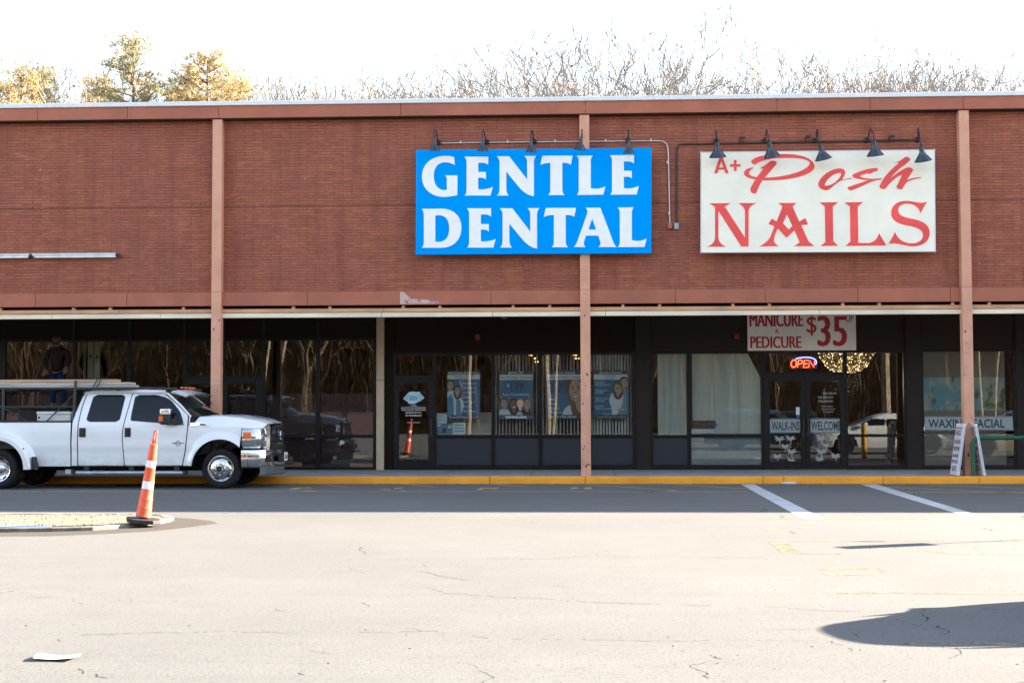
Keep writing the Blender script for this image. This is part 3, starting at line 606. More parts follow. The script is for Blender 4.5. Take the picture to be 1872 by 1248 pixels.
# ------------------------------------------------------------------ gooseneck lamps over the signs
mt_shade = M('blue_black_enamel', (.022, .038, .060), .28, var=.25, vs=9, coat=.3)
mt_shade_in = M('shade_lining', (.35, .34, .32), .5)
def gooseneck(px, py_rim, rw, hh, mount, label, group, tilt, yaw_):
    # px, py_rim: rim centre; rw rim radius, hh shade height; mount: px of wall plate
    YR = 29.90
    rim = PY(px, py_rim, YR); mp = PY(*mount, 30.49); mp.y = 30.49
    o = empty('gooseneck_lamp', (mp.x, 30.49, mp.z), label, 'lamp', group)
    ax = Vector((math.sin(yaw_)*math.sin(tilt), -math.cos(yaw_)*math.sin(tilt), math.cos(tilt)))  # from rim up to neck
    base = rim
    mb = MB(); mb.lathe([(rw*1.02, -.008), (rw*1.03, .0), (rw*.98, .012), (rw*.62, hh*.52), (rw*.40, hh*.78), (rw*.30, hh), (rw*.28, hh*1.55), (.018, hh*1.68)], 28, base, ax)
    sh = mb.build('shade', mt_shade, o, smooth=True)
    mb = MB(); mb.lathe([(rw*.97, .004), (rw*.58, hh*.50), (rw*.28, hh*.76), (.0, hh*.8)], 24, base, ax); mb.build('lining', mt_shade_in, sh, smooth=True)
    top = base + ax*hh*1.66
    pk = Vector((lerp(mp.x, top.x, .75), lerp(30.49, top.y, .55), max(mp.z, top.z)+.17))
    P0 = Vector((mp.x, 30.47, mp.z)); P1 = Vector((lerp(mp.x, top.x, .25), 30.30, mp.z+.03)); pts = []
    ctrl = [P0, P1, Vector((lerp(mp.x, top.x, .5), 30.24, pk.z-.06)), pk, top+ax*.14, top]
    for i in range(len(ctrl)-1):
        a, b_, c_, d = ctrl[max(i-1, 0)], ctrl[i], ctrl[i+1], ctrl[min(i+2, len(ctrl)-1)]
        for j in range(6):
            t = j/6; pts.append(.5*((2*b_)+(c_-a)*t+(2*a-5*b_+4*c_-d)*t*t+(3*b_-a-3*c_+d)*t**3))
    pts.append(ctrl[-1])
    mb = MB(); mb.tube(pts, .013, 8); mb.build('arm', mt_black, o, smooth=True)
    mb = MB(); mb.lathe([(.0, .045), (.03, .045), (.055, .02), (.06, -.02)], 18, (mp.x, 30.48, mp.z), (0, -1, 0)); mb.build('wall_plate', mt_black, o, smooth=True)
ords = ['leftmost', 'second', 'middle', 'fourth', 'rightmost']
for i, (px, py, mx) in enumerate(((795, 275, 802), (882, 276, 890), (971, 278, 977), (1060.5, 273.5, 1065), (1149.5, 280, 1148))):
    gooseneck(px, py, .118, .165, (mx, 261-i*.9), ['leftmost narrow black gooseneck lamp above the G of the blue dental sign', 'narrow black gooseneck lamp over the first E of the blue dental sign', 'middle black gooseneck lamp over the N of the blue dental sign', 'black gooseneck lamp in front of the pink column over the blue sign', 'rightmost black gooseneck lamp over the last E of the blue dental sign'][i],
              'gooseneck lamps over the blue sign', R(8), [0, 0, 0, .9, 0][i])
for i, (px, py, mx, tl, yw) in enumerate(((1312, 287, 1309, 16, -.2), (1411, 286.5, 1397, 20, -.7), (1505, 291, 1490, 20, -.8), (1600, 284.5, 1584, 14, -.5), (1687.5, 294, 1677, 18, -.6))):
    gooseneck(px, py, .178, .19, (mx, 259-i*.8), ['leftmost wide black gooseneck lamp hanging over A+ on the ivory sign', 'wide black gooseneck lamp hanging over the red P of the ivory sign', 'wide black gooseneck lamp hanging between the P and o of the ivory sign', 'wide black gooseneck lamp hanging over the s and h of the ivory sign', 'wide black gooseneck lamp at the right end of the ivory sign'][i],
              'gooseneck lamps over the ivory sign', R(tl), yw)
def conduit(pts, r, mat, name, label, box, boxmat, clips, arc=10):
    o = empty(name, PY(pts[0][0], pts[0][1], 30.48), label, 'conduit')
    P = [PY(*p, 30.475) for p in pts]
    for p in P: p.y = 30.475
    mb = MB(); mb.tube(P, r, 10); mb.build('pipe', mat, o, smooth=True)
    if box:
        b0 = PY(*box, 30.46); mb = MB(); mb.box(b0.x-.05, b0.x+.05, 30.41, 30.50, b0.z-.065, b0.z+.065); mb.box(b0.x-.043, b0.x+.043, 30.405, 30.41, b0.z-.055, b0.z+.055); mb.build('junction_box', boxmat, o, bevel=.004)
    for c in clips:
        q = PY(*c, 30.47); mb = MB(); mb.box(q.x-.015, q.x+.015, 30.455, 30.50, q.z-.03, q.z+.03); mb.build('clip', mat, o, bevel=.004)
conduit([(806, 262), (900, 260.6), (1000, 259.4), (1100, 258.6), (1205, 257.6), (1213, 259), (1218.5, 263), (1221, 270), (1222, 290), (1224.5, 410)], .014, mt_silver, 'silver_conduit', 'thin silver conduit above the blue sign, bending down to a small box', (1224.5, 413), mt_band, [(842, 260), (928, 259), (1015, 258), (1107, 257), (1190, 256.5), (1220, 297), (1223, 390)])
conduit([(1680, 256), (1585, 258), (1490, 259.5), (1400, 261), (1310, 263), (1248, 263.5), (1241, 265), (1237.5, 270), (1236.5, 280), (1236.5, 410)], .017, mt_iron, 'dark_conduit', 'dark conduit above the ivory sign, bending down to a grey box', (1236.5, 413.5), M('grey_box', (.33, .37, .40), .4), [(1358, 261), (1465, 259.5), (1622, 257.5)])
for i, (px, py) in enumerate(((1357, 252), (1477, 250.5), (1630, 249.5))):
    q = PY(px, py, 30.42); mb = MB(); mb.box(q.x-.06, q.x+.055, 30.36, 30.44, q.z-.018, q.z+.02); mb.tube([(q.x-.05, 30.42, q.z-.01), (q.x-.055, 30.46, q.z-.10)], .012, 6)
    tag(mb.build('light_sensor', mt_black, bevel=.004), ['small black sensor on the dark conduit right of the first lamp', 'small black sensor on the dark conduit beside the third lamp', 'small black sensor on the dark conduit beside the last lamp'][i], 'sensor', 'sensors on the dark conduit')
# fluorescent strip light
o = empty('strip_light', (PY(110, 467, 30.42).x, 30.42, PY(110, 467, 30.42).z), 'long pale tube strip light fixed to the brick at the far left', 'light')
a, b_, z = PY(-170, 468, 30.42).x, PY(213, 467, 30.42).x, PY(110, 467, 30.42).z
mb = MB(); mb.box(a, b_, 30.38, 30.49, z-.02, z+.05); mb.build('housing', M('pale_green_metal', (.55, .62, .60), .35), o, bevel=.012)
mb = MB()
for x0, x1 in ((a, PY(52, 467, 30.4).x), (PY(62, 467, 30.4).x, b_)): mb.tube([(x0, 30.40, z-.035), (x1, 30.40, z-.035)], .022, 12)
mb.build('tube', M('white_tube', (.8, .84, .85), .2), o, smooth=True)
for px in (57, 215): q = PY(px, 467, 30.40); mb = MB(); mb.lathe([(.0, .03), (.035, .03), (.045, -.03), (.0, -.03)], 14, (q.x, 30.39, z+.0), (1, 0, 0)); mb.lathe([(.016, .0), (.012, .12)], 8, (q.x, 30.39, z-.01), (1, 0, -.3)); mb.build('lamp_holder', mt_iron, o, smooth=True)

# ------------------------------------------------------------------ posters and lettering inside the dental windows
mt_teal = M('dark_teal_print', (.018, .055, .085), .5, var=.08); mt_pblue = M('blue_print', (.004, .15, .30), .5, var=.2, vs=3); mt_pale = M('pale_print', (.66, .82, .82), .5, var=.05)
mt_ptext = M('pale_lettering', (.86, .90, .90), .5, var=.03); mt_dtext = M('dark_lettering', (.02, .03, .05), .5)
mt_skin1 = M('printed_skin', (.50, .34, .25), .6, var=.12, vs=20); mt_skin2 = M('printed_brown_skin', (.24, .12, .08), .6, var=.1, vs=20)
mt_hair1 = M('printed_dark_hair', (.055, .030, .022), .6, var=.3, vs=30, stretch=(6, 1, 1)); mt_hair2 = M('printed_auburn_hair', (.17, .07, .04), .6, var=.3, vs=30, stretch=(6, 1, 1)); mt_hair3 = M('printed_fair_hair', (.42, .27, .12), .6, var=.25, vs=30)
mt_pwhite = M('printed_white', (.68, .76, .78), .6, var=.08, vs=14); mt_pcloth = M('printed_blue_shirt', (.10, .30, .46), .6, var=.1, vs=12)
PYy = GY+.045
PM = [mt_teal, mt_pblue, mt_pale, mt_ptext, mt_dtext, mt_skin1, mt_skin2, mt_hair1, mt_hair2, mt_hair3, mt_pwhite, mt_pcloth]
TEAL, BLUE, PALE, TXT, DTX, SK1, SK2, HR1, HR2, HR3, WHT, CLO = range(12)
class Poster:
    # artwork in 0..100 x 0..140 units, y down, printed in thin layers on a card
    def __init__(s, x0, x1, y0, y1, label):
        s.X0, s.X1, s.Z1, s.Z0 = gx(x0), gx(x1), gz(y0), gz(y1); s.L = 0
        s.o = empty('window_poster', (s.X0, PYy, s.Z0), label, 'poster'); s.mb = MB()
    def to3(s, x, y, d=0): return (s.X0+(s.X1-s.X0)*x/100, PYy-.0012*s.L+d, s.Z1-(s.Z1-s.Z0)*y/140)
    def rect(s, m, x0, y0, x1, y1): s.poly(m, [(x0, y0), (x1, y0), (x1, y1), (x0, y1)])
    def poly(s, m, pts):
        s.L += 1; s.mb.cm = m; s.mb.poly(pts, to3=lambda x, y, d: s.to3(x, y, d))
    def ell(s, m, cx, cy, rx, ry, rot=0, n=22):
        s.poly(m, [(cx+rx*math.cos(t)*math.cos(rot)-ry*math.sin(t)*math.sin(rot), cy+rx*math.cos(t)*math.sin(rot)+ry*math.sin(t)*math.cos(rot)) for t in [2*math.pi*i/n for i in range(n)]])
    def text(s, m, t, x, y, h, width=None, bold=0.0, align='CENTER'):
        s.L += 1; s.mb.cm = m; text_poly(s.mb, t, x, -y, h, 0, width=width, bold=bold, align=align, to3=lambda a, b_: s.to3(a, -b_))
    def face(s, cx, cy, r, skin, hair, tilt=0, long=False):
        if long: s.ell(hair, cx, cy+r*.5, r*1.15, r*1.9)
        s.ell(skin, cx, cy+r*1.25, r*.36, r*.55); s.ell(hair, cx, cy-r*.30, r*.98, r*1.05, tilt); s.ell(skin, cx, cy+r*.14, r*.80, r*1.10, tilt)
        for sg in (-1, 1):
            s.ell(HR1, cx+sg*r*.33, cy-.02*r, r*.13, r*.055); s.ell(hair, cx+sg*r*.33, cy-.2*r, r*.2, r*.05)
        s.ell(SK2, cx, cy+r*.28, r*.13, r*.08); s.ell(SK2, cx, cy+r*.66, r*.36, r*.15); s.ell(WHT, cx, cy+r*.63, r*.29, r*.09)
    def done(s):
        mb = MB(); mb.box(s.X0, s.X1, PYy, PYy+.006, s.Z0, s.Z1); mb.build('card', mt_teal, s.o)
        s.mb.build('print', PM, s.o, weld=False)
p = Poster(817.6, 877.8, 677, 766, 'blue poster with two dental workers, leftmost in the dental windows')
p.rect(PALE, 0, 11, 100, 24); p.rect(BLUE, 0, 24, 100, 128)
p.text(TXT, 'Multi-Specialty Dental Group', 50, 8.5, 5.5, 94, .01); p.text(DTX, 'GENERAL DENTISTRY', 50, 17, 4.6, 70); p.text(DTX, '& SPECIALISTS', 50, 22.8, 4.4, 52)
for i, t in enumerate(('Oral Surgery', 'Orthodontics', 'Periodontics', 'Implants', 'Root Canals', 'Dentures', 'Gum Therapy')): p.text(TXT, t, 49, 38+i*13.4, 5.4, align='LEFT', squeeze=.8) if False else p.text(TXT, t, 49, 38+i*13.4, 5.2, align='LEFT')
p.poly(WHT, [(0, 62), (8, 54), (20, 58), (30, 75), (36, 72), (46, 82), (50, 100), (44, 122), (34, 128), (0, 128)]); p.poly(CLO, [(0, 80), (10, 66), (18, 80), (20, 128), (0, 128)]); p.poly(CLO, [(27, 80), (40, 86), (42, 128), (26, 128)])
p.face(9, 40, 11, SK1, HR1); p.face(31, 57, 10.5, SK1, HR1, long=True)
p.text(TXT, 'GentleDental.com', 50, 136, 7, 90); p.done()
p = Poster(912.4, 974.6, 677, 765.5, 'blue braces poster with four smiling faces in the dental window')
p.rect(PALE, 1, 11.5, 99, 27); p.rect(BLUE, 1, 27, 99, 128)
p.text(TXT, 'BRACES', 50, 9.5, 7.2, 44, .02); p.text(DTX, 'NO MONEY DOWN', 50, 23.5, 7.5, 92); p.text(DTX, '147', 54, 60, 24, 36); p.text(TXT, '$', 27, 47, 9); p.text(TXT, 'Free Consultation', 50, 72, 7, 78)
p.poly(WHT, [(0, 128), (2, 114), (14, 108), (28, 114), (36, 128)]); p.poly(HR1, [(62, 128), (70, 114), (88, 112), (98, 122), (98, 128)]); p.poly(WHT, [(50, 128), (56, 118), (66, 120), (70, 128)])
p.face(15, 94, 12, SK1, HR1); p.face(82, 96, 13, SK1, HR2); p.face(43, 98, 13, SK2, HR1, long=True); p.face(62, 97, 10.5, SK1, HR3)
p.rect(TEAL, 0, 128, 100, 140); p.text(TXT, 'INVISALIGN', 50, 137.5, 6.5, 60, .02); p.done()
p = Poster(999.4, 1062.5, 677, 765.5, 'blue new patient poster with long haired woman beside the pink column')
p.rect(PALE, 1, 11.5, 99, 27); p.rect(BLUE, 1, 27, 99, 128)
p.text(TXT, 'Gentle Dental', 50, 9.5, 7, 64); p.text(DTX, 'NEW PATIENT OFFER', 50, 23.5, 7.5, 95); p.text(DTX, '57', 31, 63, 25, 32); p.text(TXT, '$', 8, 48, 9)
for i, t in enumerate(('Exam', 'X-rays', 'Cleaning', 'Treatment')): p.text(TXT, t, 7, 86+i*12.5, 6.2, align='LEFT')
p.poly(WHT, [(44, 128), (52, 110), (66, 100), (99, 112), (99, 128)]); p.poly(HR2, [(53, 30), (62, 26), (99, 26), (99, 128), (74, 128), (68, 100), (60, 70)]); p.ell(SK1, 84, 58, 19, 33); p.poly(SK1, [(80, 84), (98, 84), (99, 124), (88, 116)])
for sx in (76, 92): p.ell(HR1, sx, 52, 4, 1.8); p.ell(HR2, sx, 46, 5.5, 1.2)
p.ell(SK2, 84, 63, 3.5, 2); p.ell(SK2, 84, 76, 9, 3.6); p.ell(WHT, 84, 75.2, 7.4, 2.2)
p.rect(TEAL, 0, 128, 100, 140); p.text(TXT, '978-794-0040', 50, 137.5, 7, 72); p.done()
p = Poster(1085, 1147.5, 677, 765.5, 'blue compare and save poster with embracing couple, rightmost dental window')
p.rect(PALE, 1, 11.5, 99, 27); p.rect(BLUE, 1, 27, 99, 128)
p.text(TXT, 'Gentle Dental', 50, 9.5, 7, 64); p.text(DTX, 'COMPARE', 50, 18.5, 5.2, 36); p.text(DTX, '& SAVE', 50, 25.5, 5.2, 24)
for i, t in enumerate(('Evening &', 'Saturday Hours', '', 'All Specialists', 'On Staff', '', 'Most Insurance', 'Accepted', '', 'Payment', 'Options Available')):
    if t: p.text(TXT, t, 6, 37+i*7.0+(i//3)*2, 5, align='LEFT')
p.poly(CLO, [(82, 60), (99, 52), (99, 128), (76, 128)]); p.poly(WHT, [(50, 70), (62, 60), (80, 66), (88, 74), (84, 100), (70, 128), (54, 128), (52, 104), (46, 92)])
p.face(89, 36, 13, SK1, HR1, .3); p.face(72, 52, 13.5, SK1, HR2, -.5, long=True); p.ell(SK1, 80, 113, 11, 4.5, -.15)
p.rect(TEAL, 0, 128, 100, 140); p.text(TXT, 'You Save.', 40, 128, 5, 30); p.text(TXT, 'Love Your Dentist', 50, 137, 6.5, 82); p.done()
# small leaflets at the foot of the first window
for (x0, x1, y0, y1, mi, lab) in ((797.5, 816.5, 756, 773, PALE, 'pale green notice card taped at the lower left of the first dental window'), (797.5, 826, 774, 794, CLO, 'magazine page with pictures at the foot of the first dental window'), (827, 851, 772, 794, PALE, 'pale leaflet with pink writing at the foot of the first dental window')):
    p = Poster(x0, x1, y0, y1, lab); p.rect(mi, 0, 0, 100, 140)
    if mi == PALE:
        for k_ in range(3): p.rect(CLO, 12, 25+k_*34, 88, 34+k_*34)
    else:
        for k_ in range(10): p.ell([WHT, HR1, SK1, TEAL][k_ % 4], 15+(k_*37) % 75, 20+(k_*53) % 100, 14, 17)
    p.done()
# dental door: lips emblem and opening hours
o = empty('door_decal', (gx(756), GY-.006, gz(727)), 'pale blue lips emblem above white opening hours on the dental glass door', 'decal')
mb = MB(); DY = GY-.0055
lip = "M 258 612 Q 310 550 330 530 L 385 522 Q 420 535 440 526 L 470 524 L 475 550 Q 500 570 526 602 Q 490 640 440 655 Q 400 690 370 678 L 315 674 Q 330 660 300 645 Q 270 630 258 612 Z"
def dz(x, y): p_ = PY(700+x/6.932, 640+y/6.933, DY); return p_.x, p_.z
mb.poly([dz(x, y) for x, y in path(lip)], to3=lambda x, z, d: (x, DY, z)); mb.build('emblem', M('decal_blue', (.42, .68, .80), .4, var=.05), o)
mb = MB()
for k_ in range(3):
    for sx in (-1, 1):
        mb.tube([(lambda q: (q[0], DY-.001, q[1]))(dz(392+sx*(62+k_*8+j*9-(j-3)**2*.8), 560+k_*26+j*7)) for j in range(7)], .0035, 4)
for t, y, wd, h in (('GENTLE', 602, 106, 20), ('DENTAL', 632, 106, 20)):
    xx, zz = dz(388, y); text_poly(mb, t, xx, zz, h/6.93/77.6, DY-.0015, width=wd/6.93/77.6, bold=.04)
mb.build('lettering', M('navy_print', (.01, .05, .20), .5), o)
mb = MB()
for t, y, wd, h in (('HOURS', 708, 74, 14), ('Monday-Thursday  8:00AM-8:00PM', 740, 310, 14), ('Friday & Saturday  8:00AM-5:00PM', 764, 310, 14), ('gentledental.com', 796, 200, 17), ('Se Habla Español', 834, 200, 20), ('978-794-0040', 920, 170, 10)):
    xx, zz = dz(388, y); text_poly(mb, t, xx, zz, h/6.93/77.6, DY-.001, width=wd/6.93/77.6, bold=.02)
xx, zz = dz(388, 716); mb.box(xx-.29, xx+.29, DY-.002, DY-.001, zz-.002, zz+.002)
mb.build('lettering', mt_ptext, o)

# vertical blinds in the three right-hand dental windows
mt_slat = M('blind_slat', (.84, .90, .86), .7, var=.12, vs=8)
random.seed(5)
for i, (x0, x1, sp, lab) in enumerate(((904, 986, 6.2, 'half open vertical blinds behind the braces poster'), (990, 1076, 6.4, 'half open vertical blinds behind the new patient poster'), (1079, 1158, 5.6, 'vertical blinds behind the compare and save poster'))):
    o = empty('vertical_blind', (gx(x0), GY+.25, gz(800)), lab, 'blinds', 'vertical blinds in the dental windows')
    mb = MB(); mb.box(gx(x0), gx(x1), GY+.21, GY+.27, gz(638), gz(646)); mb.build('head_rail', mt_slat, o)
    px = x0+2.5
    while px < x1-1:
        a = R(random.uniform(62, 73)) if i < 2 else R(random.uniform(50, 60)); cx = gx(px)*1.004; hw = .044; zb = gz(797)
        mb = MB(); dx, dy = math.cos(a)*hw, math.sin(a)*hw
        mb.grid(4, 1, lambda u, v: (cx+dx*(2*u-1)+.006*math.sin(u*math.pi), GY+.24+dy*(2*u-1)-.008*math.sin(u*math.pi), lerp(zb, gz(645), v)))
        mb.build('slat', mt_slat, o, smooth=True); px += sp
mb = MB(); mb.box(gx(796), gx(899.5), GY+.55, GY+.62, ZW, gz(756)); mb.box(gx(793), gx(901), GY+.50, GY+.95, gz(756), gz(756)+.03); tag(mb.build('reception_counter', M('cream_counter', (.62, .58, .50), .6, var=.06)), 'cream reception counter seen through the first dental window', 'counter')
o = empty('office_chair', (gx(884), 35.0, ZW), 'dark office chair behind the reception counter', 'chair'); mb = MB(); mb.box(gx(876), gx(890), 34.8, 34.86, 1.35, 1.95); mb.build('backrest', mt_black, o, bevel=.03); mb = MB(); mb.box(gx(874), gx(892), 34.85, 35.35, .6, .70); mb.build('seat', mt_black, o, bevel=.03); mb = MB(); mb.tube([(gx(883), 35.1, .60), (gx(883), 35.1, ZW+.08)], .03); mb.tube([(gx(883), 34.83, 1.40), (gx(883), 34.95, .62)], .025); mb.build('stem', mt_black, o); mb = MB(); [mb.tube([(gx(883), 35.1, ZW+.09), (gx(883)+.3*math.cos(t*1.257), 35.1+.3*math.sin(t*1.257), ZW+.03)], .022) for t in range(5)]; mb.build('foot_star', mt_black, o)
# golden lamps deep in the surgery
for i, (px, py) in enumerate(((971, 649), (978, 655), (982.5, 661), (1052, 649), (1055, 655))):
    q = PY(px, py, 37.5); mb = MB(); mb.box(q.x-.06, q.x+.06, 37.4, 37.6, q.z-.012, q.z+.012); tag(mb.build('ceiling_lamp', emit_mat('amber_lamp', (1, .45, .12), .6)), 'small amber ceiling lamp seen deep inside the dental window', 'lamp', 'amber ceiling lamps inside the dental practice')

# ------------------------------------------------------------------ nail salon
mt_curtain = M('white_curtain', (.84, .93, .84), .8, var=.06, vs=3, stretch=(4, 1, .3))
def add_translucent(m, f):
    nt_ = m.node_tree; out = [n for n in nt_.nodes if n.type == 'OUTPUT_MATERIAL'][0]; b = [n for n in nt_.nodes if n.type == 'BSDF_PRINCIPLED'][0]
    tl = nt_.nodes.new('ShaderNodeBsdfTranslucent'); mx = nt_.nodes.new('ShaderNodeMixShader'); mx.inputs[0].default_value = f; nt_.links.new(b.inputs['Base Color'].links[0].from_socket, tl.inputs[0])
    nt_.links.new(b.outputs[0], mx.inputs[1]); nt_.links.new(tl.outputs[0], mx.inputs[2]); nt_.links.new(mx.outputs[0], out.inputs[0])
add_translucent(mt_curtain, .4)
def curtain(o, name, xa, xb, zt, zb, y, amp=.018, waves=9, lean=0):
    mb = MB(); mb.grid(60, 12, lambda u, v: (lerp(xa, xb, u)+(-lean*max(0, (1-v))*u if False else 0), y+amp*math.sin(u*waves*6.28+math.sin(v*3)*.8)+amp*.5*math.sin(u*waves*2.3*6.28), lerp(zb, zt, v)))
    return mb
tag(curtain(None, '', gx(1203), gx(1258), gz(640), gz(798), GY+.14, .012, 4).build('curtain', mt_curtain, smooth=True), 'narrow white curtain hanging in the slim left window of the salon', 'curtain')
o = empty('window_sheet', (gx(1263), GY+.16, gz(800)), 'large white sheet hung behind the broad salon window, right edge slanting', 'curtain')
mb = MB(); xa = gx(1266.5)
mb.grid(64, 24, lambda u, v: (lerp(xa, interp([(0, gx(1393)), (gz(693)-gz(800), gx(1393)), (gz(640)-gz(800), gx(1366))], v*(gz(640)-gz(800))), u), GY+.16+.010*math.sin(u*11+v)+.006*math.sin(u*29-v*2), lerp(gz(800), gz(640), v)))
mb.build('cloth', mt_curtain, o, smooth=True)
mb = MB(); mb.box(gx(1306), gx(1306)+.006, GY+.10, GY+.13, gz(796), gz(640)); mb.box(gx(1351.5), gx(1351.5)+.012, GY+.10, GY+.13, gz(796), gz(640)); mb.build('batten', mt_coping, o)
mb = MB(); mb.box(gx(1262), gx(1391), GY+.07, GY+.20, gz(850), gz(800.5)); tag(mb.build('low_screen', M('grey_screen', (.30, .34, .35), .6, var=.1)), 'grey board screening the low pane of the broad salon window', 'screen')
o = empty('storage_box', (gx(1288), GY+.1, gz(783)), 'brown wooden box on the salon window ledge, white strip beneath', 'box')
mb = MB(); mb.box(gx(1264), gx(1308), GY+.07, GY+.13, gz(782.5), gz(769)); mb.build('crate', M('brown_box', (.075, .035, .025), .6), o, bevel=.006); mb = MB(); mb.box(gx(1264), gx(1313), GY+.068, GY+.13, gz(777), gz(775.5)); mb.build('lid', M('brown_lid', (.10, .045, .03), .6), o); mb = MB(); mb.box(gx(1264), gx(1306), GY+.065, GY+.13, gz(793), gz(784.5)); mb.build('tray', mt_pwhite, o, bevel=.004)
# price banner above the salon door
o = empty('price_banner', (gx(1465), GY-.08, gz(640)), 'white banner with dark red words MANICURE & PEDICURE $35 UP', 'sign')
BY = GY-.08
def bx(px): return PY(px, 610, BY).x
def bz(py): return PY(1465, py, BY).z
mb = MB(); mb.box(bx(1366.5), bx(1565), BY, BY+.03, bz(640.5), 3.74); mb.build('panel', M('white_banner', (.93, .89, .85), .5, var=.05), o, bevel=.003)
mt_dred = M('dark_red_letter', (.48, .010, .024), .45, var=.08)
def zb(x, y): return bx(1350+x/7.8), bz(560+y/7.8)
for t, x0, x1, yb, h, bo in (('MANICURE', 155, 930, 282, 205, 0), ('&', 522, 577, 376, 60, .03), ('PEDICURE', 163, 900, 590, 175, 0), ('$', 975, 1112, 375, 250, .0), ('35', 1132, 1540, 562, 450, .02), ('UP', 1535, 1648, 222, 120, .02)):
    mb = MB(); xa, z_ = zb(x0, yb); xb, z1 = zb(x1, yb-h)
    for k_ in (-1, 0, 1): text_poly(mb, t, (xa+xb)/2+k_*(z1-z_)*(.035 if len(t) > 2 else .03 if t == '35' else .015), z_, z1-z_, BY-.003-.0006*(k_+1), width=(xb-xa)*.975, bold=0)
    mb.build('lettering', mt_dred, o)
# neon OPEN sign
o = empty('open_sign', (gx(1468), GY+.06, gz(676)), 'glowing red neon OPEN sign under a blue arc above the salon door', 'sign')
NY = GY+.06
def zn(x, y): q = PY(1350+x/7.8, 560+y/7.8, NY); return (q.x, NY, q.z)
mt_nred = emit_mat('red_neon', (1, .045, .012), 2.2); mt_nblue = emit_mat('blue_neon', (.10, .12, 1), 2.0)
mb = MB(); TR = .0085
mb.tube([zn(790+38*math.cos(t)+(-math.sin(t))*4, 815+52*math.sin(t)) for t in [i*math.pi/12 for i in range(25)]], TR, 8)
mb.tube([zn(840, 868), zn(856, 765), zn(885, 764), zn(908, 772), zn(914, 790), zn(905, 810), zn(885, 818), zn(850, 820)], TR, 8)
mb.tube([zn(1002, 768), zn(940, 770), zn(926, 868), zn(990, 866)], TR, 8); mb.tube([zn(932, 818), zn(985, 816)], TR, 8)
mb.tube([zn(1002, 868), zn(1014, 770), zn(1074, 866), zn(1088, 772)], TR, 8); mb.build('red_tube', mt_nred, o, smooth=True)
mb = MB(); mb.tube([zn(x, y) for x, y in ((815, 748), (850, 737), (900, 729), (960, 724), (1020, 728), (1065, 740), (1095, 758), (1112, 782), (1110, 806), (1098, 828))], TR, 8); mb.build('blue_tube', mt_nblue, o, smooth=True)
mb = MB(); q0, q1 = zn(730, 890), zn(1125, 700); mb.box(q0[0], q1[0], NY+.03, NY+.035, q0[2], q1[2]); mb.build('backing', mt_black, o)
mb = MB(); mb.tube([(lerp(q0[0], q1[0], .25), NY+.03, q1[2]), (lerp(q0[0], q1[0], .25), NY+.03, 3.0)], .003, 4); mb.tube([(lerp(q0[0], q1[0], .75), NY+.03, q1[2]), (lerp(q0[0], q1[0], .75), NY+.03, 3.0)], .003, 4); mb.build('wire', mt_black, o)
# glittering bead chandelier
o = empty('chandelier', (gx(1545), 35.0, gz(640)), 'large golden bead chandelier glittering inside above the salon doors', 'chandelier')
CH = 34.9; cz = PY(1545, 640, CH).z; cx = PY(1547, 640, CH).x; hw = (PY(1602, 640, CH).x - PY(1490, 640, CH).x)/2; hh = cz - PY(1545, 683, CH).z
mb = MB(); mb.lathe([(hw*.98, .06), (hw, .08), (hw, .12), (hw*.3, .16), (.02, .16), (.02, .45)], 30, (cx, CH, cz)); mb.build('frame', M('gilt_frame', (.30, .20, .08), .3, metal=.8), o, smooth=True)
random.seed(21)
def beads(n, name, mat, smin, smax):
    mb = MB()
    for i in range(n):
        r = random.uniform(0, 1)**.5; t = random.uniform(0, 6.283); dz_ = (1-r**3.4)*hh*random.uniform(.85, 1.05); rr = r*hw
        if random.random() < .35: dz_ *= random.random()
        x, y, z = cx+rr*math.cos(t), CH+rr*math.sin(t)*.55, cz+.05-dz_; s_ = random.uniform(smin, smax)
        mb.add([(x+s_,y,z),(x-s_,y,z),(x,y+s_,z),(x,y-s_,z),(x,y,z+s_),(x,y,z-s_)], [(0,2,4),(2,1,4),(1,3,4),(3,0,4),(2,0,5),(1,2,5),(3,1,5),(0,3,5)])
    b_ = mb.build(name, mat, o, weld=False); b_['kind'] = 'stuff'
ld = bpy.data.lights.new('chandelier_glow', 'POINT'); ld.energy = 9; ld.color = (1, .80, .55); ld.shadow_soft_size = .4; lo = bpy.data.objects.new('chandelier_glow', ld); col.objects.link(lo); lo.location = (cx, CH+.2, cz-hh-.15)
beads(2200, 'crystal_beads', M('amber_crystal', (.20, .125, .04), .3, var=.7, vs=60, spec=.5), .012, .02)
beads(380, 'glowing_beads', emit_mat('warm_bead', (1, .70, .30), 1.1), .006, .012)
